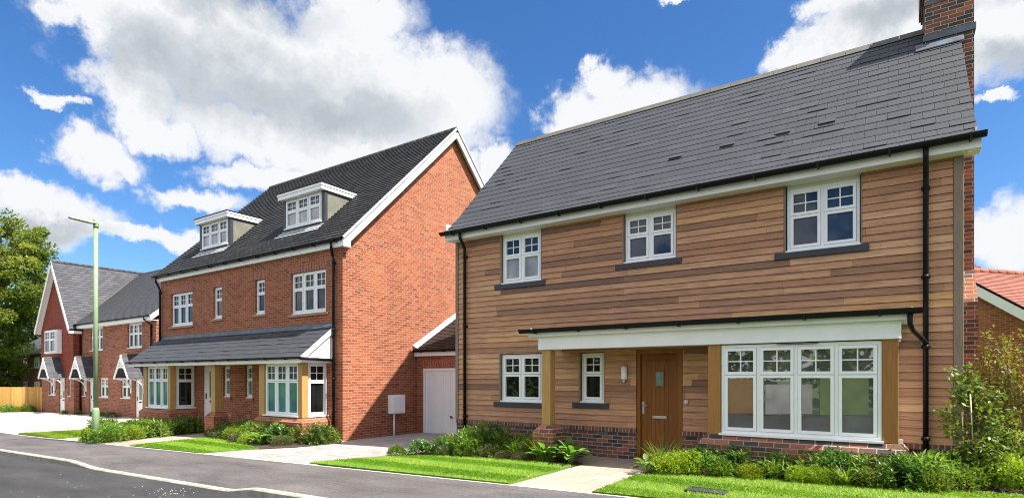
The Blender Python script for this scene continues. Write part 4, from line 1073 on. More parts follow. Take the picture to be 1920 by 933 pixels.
for key, (poly, dens) in LAWN.items():
    flat('lawn', poly, .026, 'turf')
    xs = np.array([p[0] for p in poly]); ys = np.array([p[1] for p in poly])
    n = int((xs.max() - xs.min()) * (ys.max() - ys.min()) * dens)
    x = nrg.uniform(xs.min(), xs.max(), n); y = nrg.uniform(ys.min(), ys.max(), n)
    m = inside(poly, x, y); x, y = x[m], y[m]; n = len(x)
    big = dens < 1000
    h = nrg.uniform(.022, .042, n) * (1.7 if big else 1); w = nrg.uniform(.004, .008, n) * (3 if big else (1.6 if dens < 2000 else 1))
    z = gzv(x) + .024
    ang = nrg.uniform(0, 2 * np.pi, n)
    stripe = np.where(np.floor((y + .08 * x) / .52).astype(int) % 2 == 0, 1, -1)
    lx = nrg.normal(0, .012, n); ly = stripe * .026 + nrg.normal(0, .010, n)
    V = np.zeros((n, 3, 3))
    V[:, 0] = np.stack([x - np.cos(ang) * w, y - np.sin(ang) * w, z], 1); V[:, 1] = np.stack([x + np.cos(ang) * w, y + np.sin(ang) * w, z], 1)
    V[:, 2] = np.stack([x + lx, y + ly, z + h], 1)
    rv = np.clip(nrg.normal(.45, .2, n) + .12 * np.sin(x * 1.7 + np.sin(y * 3)) * np.sin(y * 2.3 + x) + .17 * stripe, 0, 1)
    o = bpy.data.objects.new('grass', leafmesh('grass', V.reshape(-1, 3), np.arange(n * 3).reshape(n, 3), rv, 'grass')); COL.objects.link(o); tag(o, kind='stuff')
BEDS = {
 'A': [(-9.3, 8.75), (-8.9, 8.62), (-8.3, 9.03), (-7.2, 9.26), (-5.6, 9.2), (-4.84, 9.08), (-4.84, 9.52), (-5.32, 9.92), (-5.32, 10.58), (-8.94, 10.58), (-8.94, 9.0)],
 'B': [(-3.48, 8.6), (-3.2, 8.93), (-2.5, 9.0), (-1.5, 9.16), (-.4, 9.06), (1.0, 9.33), (6, 9.38), (9, 14), (1.2, 14), (.9, 10.58), (-2.98, 10.58), (-2.98, 9.88), (-3.48, 9.55)],
 'C': [(-18.02, 9.47), (-16.9, 9.32), (-15.2, 8.77), (-13.33, 8.32), (-12.75, 8.95), (-12.55, 10.2), (-12.97, 10.58), (-18.58, 10.58), (-18.58, 10.0)],
 'D': [(-21.18, 7.08), (-19.44, 7.08), (-20.3, 9.4), (-20.72, 10.58), (-23.6, 10.58), (-23.4, 9.7), (-22.28, 9.62)],
 'E': [(-47.9, 10.45), (-45.05, 12.6), (-45.3, 13.25), (-52.5, 8.4), (-51, 8.9), (-48.9, 10.6)]}
for k_, p in BEDS.items(): flat('garden_bed', p, .012 if k_ != 'E' else .02, 'soil')
# bark chips, loose stones
mb = MB()
for i in range(900):
    x = rng.uniform(-.2, 3.2); y = rng.uniform(9.3, 10.4)
    a = rng.uniform(0, 6.28); l = rng.uniform(.012, .04); w = rng.uniform(.006, .014); z = gz(x) + .014 + rng.uniform(0, .02)
    c, s = math.cos(a), math.sin(a); t = rng.uniform(-.4, .4)
    mb.face([(x - c * l - s * w, y - s * l + c * w, z - t * l), (x + c * l - s * w, y + s * l + c * w, z + t * l), (x + c * l + s * w, y + s * l - c * w, z + t * l + .004), (x - c * l + s * w, y - s * l - c * w, z - t * l + .004)])
M['chips'] = by_rnd('bark_chips', [(0, (.05, .03, .02)), (.6, (.12, .07, .045)), (1, (.26, .17, .12))], .9, bump=0)
tag(mb.build('bark_chips', 'chips'), kind='stuff')
mb = MB()
for i in range(75):
    u = rng.gauss(330, 28) if i < 45 else rng.uniform(0, 560); v = rng.gauss(922, 6) if i < 45 else rng.uniform(878, 932)
    d = ray(u, v)
    if d.z > -.05: continue
    t = (H + .23) / -d.z; x, y = d.x * t, d.y * t
    for _ in range(3): 
        t = (H - gz(x) + .112) / -d.z; x, y = d.x * t, d.y * t
    if y > 4.8: continue
    r = rng.uniform(.003, .007); z = gz(x) - .114
    mb.hexa([(x - r, y - r, z), (x + r, y - r * .8, z), (x + r * .9, y + r, z), (x - r * .7, y + r, z), (x - r * .6, y - r * .5, z + r * 1.1), (x + r * .5, y - r * .6, z + r), (x + r * .5, y + r * .5, z + r * .9), (x - r * .5, y + r * .6, z + r)])
tag(mb.build('stone_chippings', 'stone'), kind='stuff')

# ================================================================== PLANTS
def unit(a): return a / (np.linalg.norm(a, axis=1, keepdims=True) + 1e-9)
def leaf_geo(P, D, L, W, fold=.25, curl=.0):
    n = len(P); D = unit(D); rnd = unit(nrg.normal(size=(n, 3)))
    S = unit(np.cross(D, np.array([0, 0, 1.0]) + rnd * .7)); N = np.cross(S, D)
    N[N[:, 2] < 0] *= -1
    L = np.broadcast_to(L, n)[:, None]; W = np.broadcast_to(W, n)[:, None]
    mid = P + D * L * .5
    V = np.stack([P, mid + S * W + N * W * fold, P + D * L - N * L * curl, mid - S * W + N * W * fold], 1)
    i = np.arange(n)[:, None] * 4
    Fc = np.concatenate([i + np.array([[0, 1, 2]]), i + np.array([[0, 2, 3]])], 0)
    return V.reshape(-1, 3), Fc
def shell(n, rx, ry, h, lo=.45):
    d = unit(nrg.normal(size=(n, 3))); d[:, 2] = np.abs(d[:, 2]); r = nrg.uniform(lo, 1, n)[:, None] ** .7
    return d * r * np.array([rx, ry, h]), d
def mound(mat, n, r, h, L, W, lump=.25, up=.5):
    P, d = shell(n, r, r, h)
    k = nrg.uniform(-1, 1, (7, 3)) * np.array([r, r, h]); k[:, 2] = abs(k[:, 2])
    q = np.min(np.linalg.norm((P[:, None] - k[None]) / r, axis=2), axis=1)
    P *= (1 + lump * (.45 - q))[:, None]
    D = d + nrg.normal(0, .55, (n, 3)) + np.array([0, 0, up])
    V, Fc = leaf_geo(P + np.array([0, 0, .03]), D, nrg.uniform(.6, 1.1, n) * L, nrg.uniform(.7, 1.1, n) * W)
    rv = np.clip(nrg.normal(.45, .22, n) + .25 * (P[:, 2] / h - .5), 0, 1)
    return leafmesh('plant', V, Fc, np.tile(rv, 2), mat)
def rosettes(mat, shoots, r, h, L, W, per=9, dn=.3):
    P, d = shell(shoots, r, r, h, .6)
    Ps, Ds, Rv = [], [], []
    for p, q in zip(P, d):
        ax = unit((q + nrg.normal(0, .25, 3) + np.array([0, 0, .5]))[None])[0]
        a = np.cross(ax, [0.3, .8, .1]); a /= np.linalg.norm(a); b = np.cross(ax, a)
        for j in range(per):
            w = 2.4 * j; t = .25 + .6 * j / per
            Ps.append(p - ax * .02 * (per - j) * L * 10 * .5); Ds.append((a * math.cos(w) + b * math.sin(w)) * (1.1 - .7 * (j / per)) + ax * t + np.array([0, 0, -.1]))
            Rv.append(np.clip(.25 + .6 * j / per * nrg.uniform(.5, 1.3), 0, 1))
    n = len(Ps)
    V, Fc = leaf_geo(np.array(Ps) + np.array([0, 0, .04]), np.array(Ds), nrg.uniform(.7, 1.15, n) * L, nrg.uniform(.8, 1.1, n) * W, .2, .12)
    return leafmesh('plant', V, Fc, np.tile(np.array(Rv), 2), mat)
def blades(mat, n, h, spread, w):
    seg = 5; Vs = []; Fs = []; Rv = []; c = 0
    for i in range(n):
        a = nrg.uniform(0, 6.283); l = h * nrg.uniform(.6, 1.15); sp = spread * nrg.uniform(.25, 1.1)
        b = np.array([math.cos(a), math.sin(a), 0]); s = np.array([-b[1], b[0], 0]); o = b * nrg.uniform(0, .07) + nrg.normal(0, .025, 3) * [1, 1, 0]
        bend = nrg.uniform(.1, .9)
        for k in range(seg + 1):
            t = k / seg
            p = o + b * sp * t ** 1.6 + np.array([0, 0, l * (t - bend * .55 * t ** 2.6)])
            ww = w * (1 - t ** 2) + .0008
            Vs += [p - s * ww, p + s * ww]
        for k in range(seg): Fs.append([c + 2 * k, c + 2 * k + 1, c + 2 * k + 3, c + 2 * k + 2]); 
        Rv += [nrg.uniform(0, 1)] * seg; c += 2 * (seg + 1)
    return leafmesh('plant', np.array(Vs), np.array(Fs), np.array(Rv), mat)
def paddles(mat, n, r, h, L, W):
    Vs = []; Fs = []; Rv = []; c = 0
    for i in range(n):
        a = nrg.uniform(0, 6.283); q = math.sqrt(nrg.uniform(0.02, 1)); b = np.array([math.cos(a), math.sin(a), 0]); s = np.array([-b[1], b[0], 0])
        top = b * r * q * .7 + np.array([0, 0, h * nrg.uniform(.45, 1) * (1.1 - .5 * q)])
        ln = L * nrg.uniform(.6, 1.1); wd = W * nrg.uniform(.7, 1.1); d = b * nrg.uniform(.5, 1) + np.array([0, 0, nrg.uniform(.1, 1.1) * (1.1 - q)]); d /= np.linalg.norm(d)
        nn = np.cross(s, d); nn *= np.sign(nn[2] + 1e-6)
        Vs += [b * .02, b * .02 + s * .008, top + s * .006, top - s * .006]; Fs.append([c, c + 1, c + 2, c + 3]); Rv.append(.2); c += 4
        prev = None
        for k, (t, ww) in enumerate(((0, .15), (.2, .8), (.45, 1), (.7, .85), (.9, .4), (1, .05))):
            m = top + d * ln * t - nn * ln * .22 * t * t
            Vs += [m - s * wd * ww + nn * wd * .3 * ww, m, m + s * wd * ww + nn * wd * .3 * ww]
        rv = nrg.uniform(0, .85) if nrg.random() > .08 else 1
        for k in range(5):
            for j in range(2): Fs.append([c + 3 * k + j, c + 3 * k + j + 1, c + 3 * k + j + 4, c + 3 * k + j + 3]); Rv.append(rv)
        c += 18
    return leafmesh('plant', np.array(Vs), np.array(Fs), np.array(Rv), mat)

PROTO = {
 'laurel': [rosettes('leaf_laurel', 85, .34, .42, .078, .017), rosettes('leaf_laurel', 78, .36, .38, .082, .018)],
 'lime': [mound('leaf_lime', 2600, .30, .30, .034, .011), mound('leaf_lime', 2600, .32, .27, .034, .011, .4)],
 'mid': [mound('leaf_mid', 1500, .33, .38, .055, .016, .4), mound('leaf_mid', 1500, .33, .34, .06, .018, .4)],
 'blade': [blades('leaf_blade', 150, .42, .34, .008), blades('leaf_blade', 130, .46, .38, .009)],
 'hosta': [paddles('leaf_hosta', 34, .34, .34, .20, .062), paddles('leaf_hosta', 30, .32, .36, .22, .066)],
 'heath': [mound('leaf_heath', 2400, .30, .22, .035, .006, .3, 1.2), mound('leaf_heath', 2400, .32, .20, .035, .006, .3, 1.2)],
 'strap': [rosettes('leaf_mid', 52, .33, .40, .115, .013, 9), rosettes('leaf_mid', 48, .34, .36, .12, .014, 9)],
}
LOOK = {'laurel': ('glossy dark green laurel shrub', 'laurel_shrub', 'shrub'), 'lime': ('low lime green mounded shrub', 'lime_shrub', 'shrub'), 'mid': ('bushy mid green shrub', 'green_shrub', 'shrub'),
        'blade': ('grassy clump of arching blades', 'grass_clump', 'grass clump'), 'hosta': ('broad leaved pale green plant', 'broadleaf_plant', 'plant'), 'heath': ('fine leaved brownish heather', 'heather', 'heather'), 'strap': ('upright narrow leaved green shrub', 'narrowleaf_shrub', 'shrub')}
ORD = ['nearest', 'second nearest', 'third nearest', 'fourth nearest', 'fifth nearest', 'sixth nearest', 'seventh nearest', 'eighth nearest', 'ninth nearest', 'tenth nearest', 'eleventh nearest', 'twelfth nearest', 'thirteenth nearest', 'fourteenth nearest', 'fifteenth nearest', 'sixteenth nearest']
BEDNAME = {'A': ('the stone path in bed below the cedar house kitchen window', 'planting beside the cedar house driveway', 1),
           'B': ('the stone path in the bed below the cedar bay window', 'planting below the cedar bay window', -1),
           'C': ('the driveway in bed fronting the dormer house', 'planting in front of the dormer house', 1),
           'D': ('the street lamp in the bed beside it', 'planting beside the street lamp', 0),
           'E': ('the gabled house in bed along the timber fence', 'planting along the timber fence', 1)}
def scatter(bed, plants):
    name, group, side = BEDNAME[bed]
    gs_ = {'A': 1.22, 'B': 1.2, 'C': 1.25, 'D': 1.42, 'E': 1.1}[bed]
    kinds = {}
    for (x, y, k, s) in plants: kinds.setdefault(k, []).append((x, y, s))
    for k, L in kinds.items():
        L.sort(key=(lambda p: -p[0]) if side > 0 else ((lambda p: p[0]) if side < 0 else (lambda p: math.hypot(p[0] + 19.72, p[1] - 7.03))))
        look, nm, cat = LOOK[k]
        for i, (x, y, s) in enumerate(L):
            me = PROTO[k][rng.randrange(2)]; s = s * gs_
            o = bpy.data.objects.new(nm, me); COL.objects.link(o)
            o.location = (x, y, gz(x) + .005); o.rotation_euler = (rng.uniform(-.08, .08), rng.uniform(-.08, .08), rng.uniform(0, 6.28)); o.scale = (s * rng.uniform(.92, 1.08), s * rng.uniform(.92, 1.08), s * rng.uniform(.9, 1.1))
            lab = f"{look}, {(ORD[i] + ' to') if len(L) > 1 else 'by'} {name}"
            w = lab.split()
            if len(w) > 16: lab = ' '.join(w[:16])
            tag(o, lab, cat, group)
scatter('A', [(-9.05, 8.85, 'mid', .55), (-8.62, 9.15, 'laurel', .75), (-8.2, 9.35, 'laurel', .85), (-7.85, 9.75, 'mid', 1.05), (-7.45, 9.5, 'mid', 1.1), (-7.1, 9.9, 'laurel', 1.25), (-6.95, 9.5, 'heath', 1.0), (-7.6, 10.15, 'mid', 1.2),
    (-6.6, 10.05, 'mid', 1.05), (-6.75, 9.6, 'strap', .95), (-6.35, 9.55, 'blade', 1.0), (-6.0, 9.75, 'blade', 1.1), (-6.05, 9.42, 'heath', .8), (-5.75, 9.5, 'blade', .9), (-5.55, 9.4, 'hosta', .85), (-5.25, 9.55, 'hosta', .95), (-5.0, 9.33, 'hosta', .85), (-5.35, 9.8, 'hosta', .9), (-8.35, 9.9, 'strap', .9), (-7.3, 9.4, 'heath', .8), (-8.75, 9.5, 'heath', .7), (-6.45, 9.38, 'heath', .75), (-7.95, 9.3, 'heath', .7)])
scatter('B', [(-3.38, 8.95, 'hosta', .62), (-3.25, 9.35, 'blade', 1.05), (-3.0, 9.1, 'lime', 1.0), (-2.72, 9.28, 'lime', 1.1), (-2.62, 9.42, 'laurel', .95), (-2.3, 9.2, 'mid', .75), (-2.15, 9.45, 'laurel', .95), (-1.85, 9.22, 'lime', .72), (-1.95, 9.42, 'strap', .85), (-1.55, 9.32, 'blade', .7), (-1.4, 9.45, 'strap', .9),
    (-1.15, 9.22, 'lime', .68), (-.88, 9.2, 'lime', .66), (-1.05, 9.46, 'strap', .95), (-.72, 9.45, 'laurel', .95), (-.58, 9.17, 'blade', .68), (-.3, 9.42, 'strap', .95), (-.25, 9.18, 'mid', .62), (.05, 9.3, 'laurel', .9), (.3, 9.55, 'strap', 1.0), (.1, 9.7, 'mid', 1.0), (.42, 9.9, 'mid', 1.05), (.35, 9.3, 'mid', .7), (.68, 9.62, 'mid', .8), (.85, 9.95, 'mid', 1.05), (1.4, 9.85, 'lime', 1.25), (1.75, 10.1, 'lime', 1.15), (.0, 10.1, 'laurel', .9), (1.5, 10.6, 'mid', 1.2), (2.0, 10.9, 'laurel', 1.3), (-2.45, 9.12, 'heath', .6)])
scatter('C', [(-13.1, 10.05, 'strap', 1.05), (-13.0, 9.75, 'laurel', 1.05), (-13.45, 9.5, 'strap', .95), (-13.5, 9.0, 'heath', .85), (-14.1, 9.3, 'laurel', 1.05), (-14.2, 8.85, 'hosta', .85), (-14.75, 9.35, 'strap', 1.1), (-14.75, 8.95, 'lime', .9), (-15.2, 9.3, 'mid', 1.1), (-15.35, 9.0, 'heath', .95), (-15.7, 9.4, 'lime', 1.15), (-15.95, 9.25, 'blade', 1.0),
    (-16.2, 9.6, 'mid', 1.1), (-16.5, 9.45, 'lime', 1.1), (-16.8, 9.8, 'mid', 1.1), (-17.1, 9.65, 'heath', 1.15), (-17.5, 9.7, 'heath', 1.2), (-17.75, 9.95, 'mid', 1.15), (-18.15, 9.75, 'heath', 1.0), (-15.0, 9.5, 'mid', 1.1), (-16.0, 10.0, 'strap', 1.0), (-14.45, 9.5, 'mid', 1.05)])
dl = []
for i in range(58):
    for _ in range(60):
        x, y = rng.uniform(-23.5, -19.5), rng.uniform(7.25, 10.3)
        if inside(BEDS['D'], np.array([x]), np.array([y]))[0] and all(math.hypot(x - p[0], y - p[1]) > .33 for p in dl) and math.hypot(x + 19.72, y - 7.03) > .28: break
    else: continue
    dl.append((x, y, ('lime', 'mid', 'strap', 'blade', 'mid', 'heath', 'laurel')[(i * 5 + i // 7) % 7], rng.uniform(.85, 1.15)))
scatter('D', dl)
el = []
for i, k_ in enumerate(('mid', 'lime', 'strap', 'mid', 'lime', 'mid', 'strap', 'laurel', 'mid', 'lime')):
    q = fo + fd * (.55 + .42 * i) + fn * (.55 + .16 * (i % 3)); el.append((q.x, q.y, k_, 1.15))
scatter('E', el)
def front_plants():
    sp = [(-41.2, 13.0, 'mid', .55, 'small green shrub at the foot of the gabled house corner'), (-39.6, 13.25, 'mid', .6, 'small green shrub beside the terrace door behind the lamp'), (-37.2, 13.2, 'laurel', .7, 'dark low shrub under the terrace window right of the lamp'), (-36.2, 13.2, 'mid', .7, 'low shrub between two terrace windows'), (-35.0, 13.2, 'laurel', .75, 'dark low shrub left of the last terrace door')]
    for x, y, k, s, lab in sp:
        o = bpy.data.objects.new(LOOK[k][1], PROTO[k][0]); COL.objects.link(o); o.location = (x, y, gz(x)); o.scale = (s * 1.3, s, s); o.rotation_euler = (0, 0, rng.uniform(0, 6)); tag(o, lab, LOOK[k][2])
front_plants()

# ---- trees
def tree(name, label, cat, base, h, crown, mat, nleaf, L, W, seed, trunk_r, bole, lim=26, lumps=70, group=None, clump=.9):
    """trunk, limbs reaching into leaf clumps that fill an uneven crown: crown = list of ellipsoids (x, y, z, rx, ry, rz)"""
    g = np.random.default_rng(seed); t = thing(name, label, cat, base, group)
    bx_, by_, bz = base
    cl = []
    wts = np.array([c[3] * c[4] * c[5] for c in crown]); wts = wts / wts.sum()
    for i in range(lumps):
        c = crown[g.choice(len(crown), p=wts)]; d = g.normal(size=3); d /= np.linalg.norm(d); r = g.uniform(.35, 1) ** .6
        cl.append(np.array([c[0] + d[0] * c[3] * r, c[1] + d[1] * c[4] * r, c[2] + d[2] * c[5] * r]))
    mb = MB()
    tp = Vector((bx_ + g.normal(0, .15), by_, bz + bole))
    top = Vector((bx_ + g.normal(0, .3), by_ + g.normal(0, .3), bz + h * .82))
    mb.tube([Vector(base) - Vector((0, 0, .2)), Vector(base).lerp(tp, .5), tp, tp.lerp(top, .5), top], [trunk_r * 1.25, trunk_r, trunk_r * .85, trunk_r * .5, trunk_r * .1], 10)
    for i in range(min(lim, len(cl))):
        e = Vector(cl[i]); f = max(0.0, min(.95, (e.z - bz - bole) / (h * .82 - bole) * .7)); s = tp.lerp(top, f)
        m = s.lerp(e, .5) + Vector((g.normal(0, .2), g.normal(0, .2), abs(g.normal(0, .25)))) * (h / 12)
        mb.tube([s, m, e], [trunk_r * .32, trunk_r * .2, trunk_r * .05], 6, caps=False)
    mb.build('trunk', 'bark', t)
    n = nleaf // lumps; Ps, Ds, Rv = [], [], []
    for c in cl:
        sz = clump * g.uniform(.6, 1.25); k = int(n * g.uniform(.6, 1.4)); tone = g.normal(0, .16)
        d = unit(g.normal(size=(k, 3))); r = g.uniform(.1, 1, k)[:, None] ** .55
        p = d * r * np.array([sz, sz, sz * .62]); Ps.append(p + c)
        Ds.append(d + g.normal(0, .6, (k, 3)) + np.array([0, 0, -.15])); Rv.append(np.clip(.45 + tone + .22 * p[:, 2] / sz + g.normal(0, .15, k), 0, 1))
    P = np.concatenate(Ps) - np.array(base); D = np.concatenate(Ds); rv = np.concatenate(Rv); k = len(P)
    V, Fc = leaf_geo(P, D, g.uniform(.6, 1.2, k) * L, g.uniform(.7, 1.2, k) * W)
    o = bpy.data.objects.new('crown', leafmesh('crown', V, Fc, np.tile(rv, 2), mat)); COL.objects.link(o); o.parent = t
    return t
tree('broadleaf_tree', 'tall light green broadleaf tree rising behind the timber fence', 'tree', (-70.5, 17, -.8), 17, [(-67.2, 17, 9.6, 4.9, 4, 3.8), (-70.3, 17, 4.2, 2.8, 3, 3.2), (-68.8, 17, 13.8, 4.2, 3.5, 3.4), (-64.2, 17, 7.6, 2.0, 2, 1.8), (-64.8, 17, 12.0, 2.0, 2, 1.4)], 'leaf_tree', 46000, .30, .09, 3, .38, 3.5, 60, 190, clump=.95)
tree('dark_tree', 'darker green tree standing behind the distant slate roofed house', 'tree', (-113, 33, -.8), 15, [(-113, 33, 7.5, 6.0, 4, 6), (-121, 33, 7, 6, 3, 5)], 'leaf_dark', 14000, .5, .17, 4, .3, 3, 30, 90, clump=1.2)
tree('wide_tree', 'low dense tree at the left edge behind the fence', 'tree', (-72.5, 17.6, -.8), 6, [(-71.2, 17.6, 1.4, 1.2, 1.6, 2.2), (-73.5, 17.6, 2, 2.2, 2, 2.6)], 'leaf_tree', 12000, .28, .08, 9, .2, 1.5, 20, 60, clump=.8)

# sapling with canes on the right, shrubs behind it
def px_at(u, v, y): d = ray(u, v); t = y / d.y; return Vector((d.x * t, y, H + d.z * t))
sp = thing('sapling', 'young open branched tree tied to a cane at the right corner of the cedar house', 'sapling', tuple(px_at(1838, 897, 10.0)))
mb = MB(); base = px_at(1838, 897, 10.0); base.z = gz(base.x)
tips = [(1790, 700, 10.0), (1815, 690, 10.05), (1768, 768, 9.9), (1792, 735, 9.95), (1870, 735, 10.15), (1850, 760, 10.0), (1775, 800, 9.9), (1822, 740, 10.1), (1885, 775, 10.2), (1860, 800, 9.9), (1800, 840, 9.85), (1840, 830, 9.8), (1878, 830, 10.0), (1815, 795, 10.0), (1895, 810, 10.1), (1785, 860, 9.8), (1835, 715, 10.1), (1865, 860, 9.8)]
Ps, Ds = [], []
g = np.random.default_rng(21)
f1 = px_at(1832, 830, 10.0)
mb.tube([base, base.lerp(f1, .6) + Vector((.02, 0, 0)), f1], [.02, .017, .014], 8)
for (u, v, y) in tips:
    e = px_at(u, v, y); s = f1 if v < 800 else base.lerp(f1, .6)
    m = s.lerp(e, .55) + Vector((g.normal(0, .03), 0, .06)); mb.tube([s, m, e], [.011, .008, .004], 6, caps=False)
    for k in range(5):
        q = m.lerp(e, .2 + .8 * k / 4)
        c = 22
        Ps.append(np.array(q) + g.normal(0, .06, (c, 3))); Ds.append(g.normal(0, 1, (c, 3)) + np.array([0, 0, -.1]))
mb.build('trunk', 'bark', sp)
P = np.concatenate(Ps) - np.array(ROOT[sp.name]); D = np.concatenate(Ds); k = len(P)
V, Fc = leaf_geo(P, D, g.uniform(.045, .085, k), g.uniform(.016, .026, k))
o = bpy.data.objects.new('crown', leafmesh('crown', V, Fc, np.tile(np.clip(g.normal(.5, .25, k), 0, 1), 2), 'leaf_mid')); COL.objects.link(o); o.parent = sp
for (ua, va, ub, vb, lab) in ((1819, 738, 1829, 860, 'leaning pale cane supporting the sapling at the house corner'), (1804, 768, 1810, 850, 'shorter upright cane left of the sapling stem')):
    a, b = px_at(ua, va, 9.93), px_at(ub, vb, 9.93); b = a.lerp(b, 1.0); b.z = gz(b.x)
    mb = MB(); mb.tube([b, a], .009, 8); one('garden_cane', mb, 'cane', lab, 'cane', tuple(b))
a = px_at(1832, 827, 9.97); mb = MB(); mb.tube([a + Vector((-.06, 0, .0)), a + Vector((.06, 0, .0))], .05, 10); mb.tube([a + Vector((0, 0, -.04)), a + Vector((0, 0, .045))], .055, 10)
one('tree_tie', mb, 'tie', 'faded pink tie wrapped round the sapling stem and cane', 'tree tie', tuple(a))
def multistem(label, x, y, h, w, mat, n, seed):
    g = np.random.default_rng(seed); t = thing('tall_shrub', label, 'shrub', (x, y, gz(x)), 'tall shrubs right of the cedar house')
    mb = MB(); Ps, Ds, Rv = [], [], []
    for i in range(11):
        e = Vector((x + g.normal(0, w * .5), y + g.normal(0, w * .35), gz(x) + h * g.uniform(.7, 1.05))); b = Vector((x + g.normal(0, .07), y + g.normal(0, .07), gz(x)))
        m = b.lerp(e, .5) + Vector((g.normal(0, .07), g.normal(0, .05), .05)); mb.tube([b, m, e], [.014, .010, .003], 6, caps=False)
        for k in range(n):
            f = g.uniform(.12, 1.0); q = b.lerp(m, f * 2) if f < .5 else m.lerp(e, f * 2 - 1)
            Ps.append(np.array(q) + g.normal(0, .085, 3) * (1.5 - f)); Ds.append(g.normal(0, 1, 3) + np.array([0, 0, .2])); Rv.append(g.uniform(0, 1))
    mb.build('stem', 'bark', t)
    P = np.array(Ps) - np.array(ROOT[t.name]); D = np.array(Ds); k = len(P)
    V, Fc = leaf_geo(P, D, g.uniform(.04, .07, k), g.uniform(.013, .022, k))
    o = bpy.data.objects.new('crown', leafmesh('crown', V, Fc, np.tile(np.array(Rv), 2), mat)); COL.objects.link(o); o.parent = t
multistem('tall yellowish green beech shrub closest to the chimney breast', 1.45, 11.6, 2.2, .5, 'leaf_beech', 330, 31)
multistem('tall yellowish green beech shrub at the right edge behind the lime mounds', 1.75, 10.9, 2.3, .55, 'leaf_beech', 330, 32)
multistem('tall beech shrub farthest back in front of the red tiled neighbour', 2.1, 13.2, 2.5, .6, 'leaf_beech', 330, 33)

# across the street, behind the viewer: what the windows mirror
g = np.random.default_rng(77); Ps, Ds, Rv = [], [], []
for i in range(260):
    c = np.array([g.uniform(-60, 45), g.uniform(-30, -24), 0]); c[2] = abs(g.normal(3.0, 2.6)); k = 45
    d = unit(g.normal(size=(k, 3))); Ps.append(c + d * g.uniform(.3, 1, (k, 1)) * 1.7); Ds.append(d + g.normal(0, .5, (k, 3))); Rv.append(np.clip(g.normal(.45, .2, k), 0, 1))
P = np.concatenate(Ps); D = np.concatenate(Ds); k = len(P)
V, Fc = leaf_geo(P, D, g.uniform(.6, 1.1, k), g.uniform(.22, .4, k))
o = bpy.data.objects.new('woods', leafmesh('woods', V, Fc, np.tile(np.concatenate(Rv), 2), 'leaf_tree')); COL.objects.link(o); tag(o, kind='stuff')

for i, (mt, lab) in enumerate((('hoard', 'white hoarding panel added across the street for bay reflections, first from the right'), ('hoard_green', 'green hoarding panel added across the street for bay reflections'), ('hoard', 'white hoarding panel added for bay reflections beside the green one'), ('timber', 'bare timber hoarding panel added across the street for bay reflections'), ('hoard', 'white hoarding panel added for bay reflections left of the timber one'))):
    x = 1.2 - 2.2 * i; mb = MB(); ux, uy, ex, ey = -.72, .69, .69, .72  # unseen panels added here, turned to the sun to brighten the bay reflections
    def hb(a0, a1, n0, n1, z0, z1):
        P = lambda a, n, z: (x + ux * a + ex * n, -10 + uy * a + ey * n, gz(x) + z)
        mb.hexa([P(a0, n0, z0), P(a0, n1, z0), P(a1, n1, z0), P(a1, n0, z0), P(a0, n0, z1), P(a0, n1, z1), P(a1, n1, z1), P(a1, n0, z1)])
    hb(0, 2.4, -.05, 0, -.1, 1.55 if i % 2 else 1.25); hb(.1, .2, -.2, -.051, -.1, 1.15); hb(2.1, 2.2, -.2, -.051, -.1, 1.15)
    one('reflection_panel', mb, mt, lab, 'hoarding', (x, -10, gz(x)), 'hoarding added for bay reflections')

# ================================================================== SKY
SUN_EL = math.atan2(1.45, math.hypot(1, .05)); 
sun_dir = Vector((1, .05, 1.45)).normalized()
w = bpy.data.worlds.new("World"); scene.world = w; w.use_nodes = True
nt = w.node_tree
for n in list(nt.nodes): nt.nodes.remove(n)
g = NT(nt)
out = g.n('ShaderNodeOutputWorld'); bg = g.n('ShaderNodeBackground')
g.l(bg.outputs[0], out.inputs[0])
sky = g.n('ShaderNodeTexSky'); sky.sky_type = 'NISHITA'; sky.sun_disc = False
sky.sun_elevation = SUN_EL; sky.sun_rotation = math.atan2(sun_dir.x, sun_dir.y)
sky.air_density = 1.0; sky.dust_density = .7; sky.ozone_density = 2.5
tc = g.n('ShaderNodeTexCoord'); dirv = tc.outputs['Generated']
nrm = g.n('ShaderNodeVectorMath', operation='NORMALIZE'); g.l(dirv, nrm.inputs[0]); dv = nrm.outputs[0]
sx = g.n('ShaderNodeSeparateXYZ'); g.l(dv, sx.inputs[0])
az = g.math('ARCTAN2', sx.outputs[0], sx.outputs[1]); el = g.math('ARCSINE', sx.outputs[2])
n1 = g.n('ShaderNodeTexNoise'); n1.inputs['Scale'].default_value = 5.5; n1.inputs['Detail'].default_value = 9; n1.inputs['Roughness'].default_value = .58; g.l(dv, n1.inputs['Vector'])
n2 = g.n('ShaderNodeTexNoise'); n2.inputs['Scale'].default_value = 13; n2.inputs['Detail'].default_value = 8; n2.inputs['Roughness'].default_value = .62; g.l(dv, n2.inputs['Vector'])
sc3 = g.n('ShaderNodeSeparateColor'); g.l(n2.outputs['Color'], sc3.inputs[0])
wx = g.math('ADD', az, g.math('MULTIPLY', g.math('SUBTRACT', sc3.outputs[0], .5), .13))
wy = g.math('ADD', el, g.math('MULTIPLY', g.math('SUBTRACT', sc3.outputs[1], .5), .11))
def azel(u, v):
    d = ray(u, v).normalized(); return math.atan2(d.x, d.y), math.asin(d.z)
def blob(u, v, ru, rv, x_=None, y_=None):
    a, e = azel(u, v); ra = abs(azel(u + ru, v)[0] - azel(u - ru, v)[0]) / 2; re = abs(azel(u, v - rv)[1] - azel(u, v + rv)[1]) / 2
    p = g.math('DIVIDE', g.math('SUBTRACT', x_ or wx, a), ra); q = g.math('DIVIDE', g.math('SUBTRACT', y_ or wy, e), re)
    r2 = g.math('ADD', g.math('MULTIPLY', p, p), g.math('MULTIPLY', q, q))
    return g.math('SUBTRACT', 1, g.math('SQRT', r2))
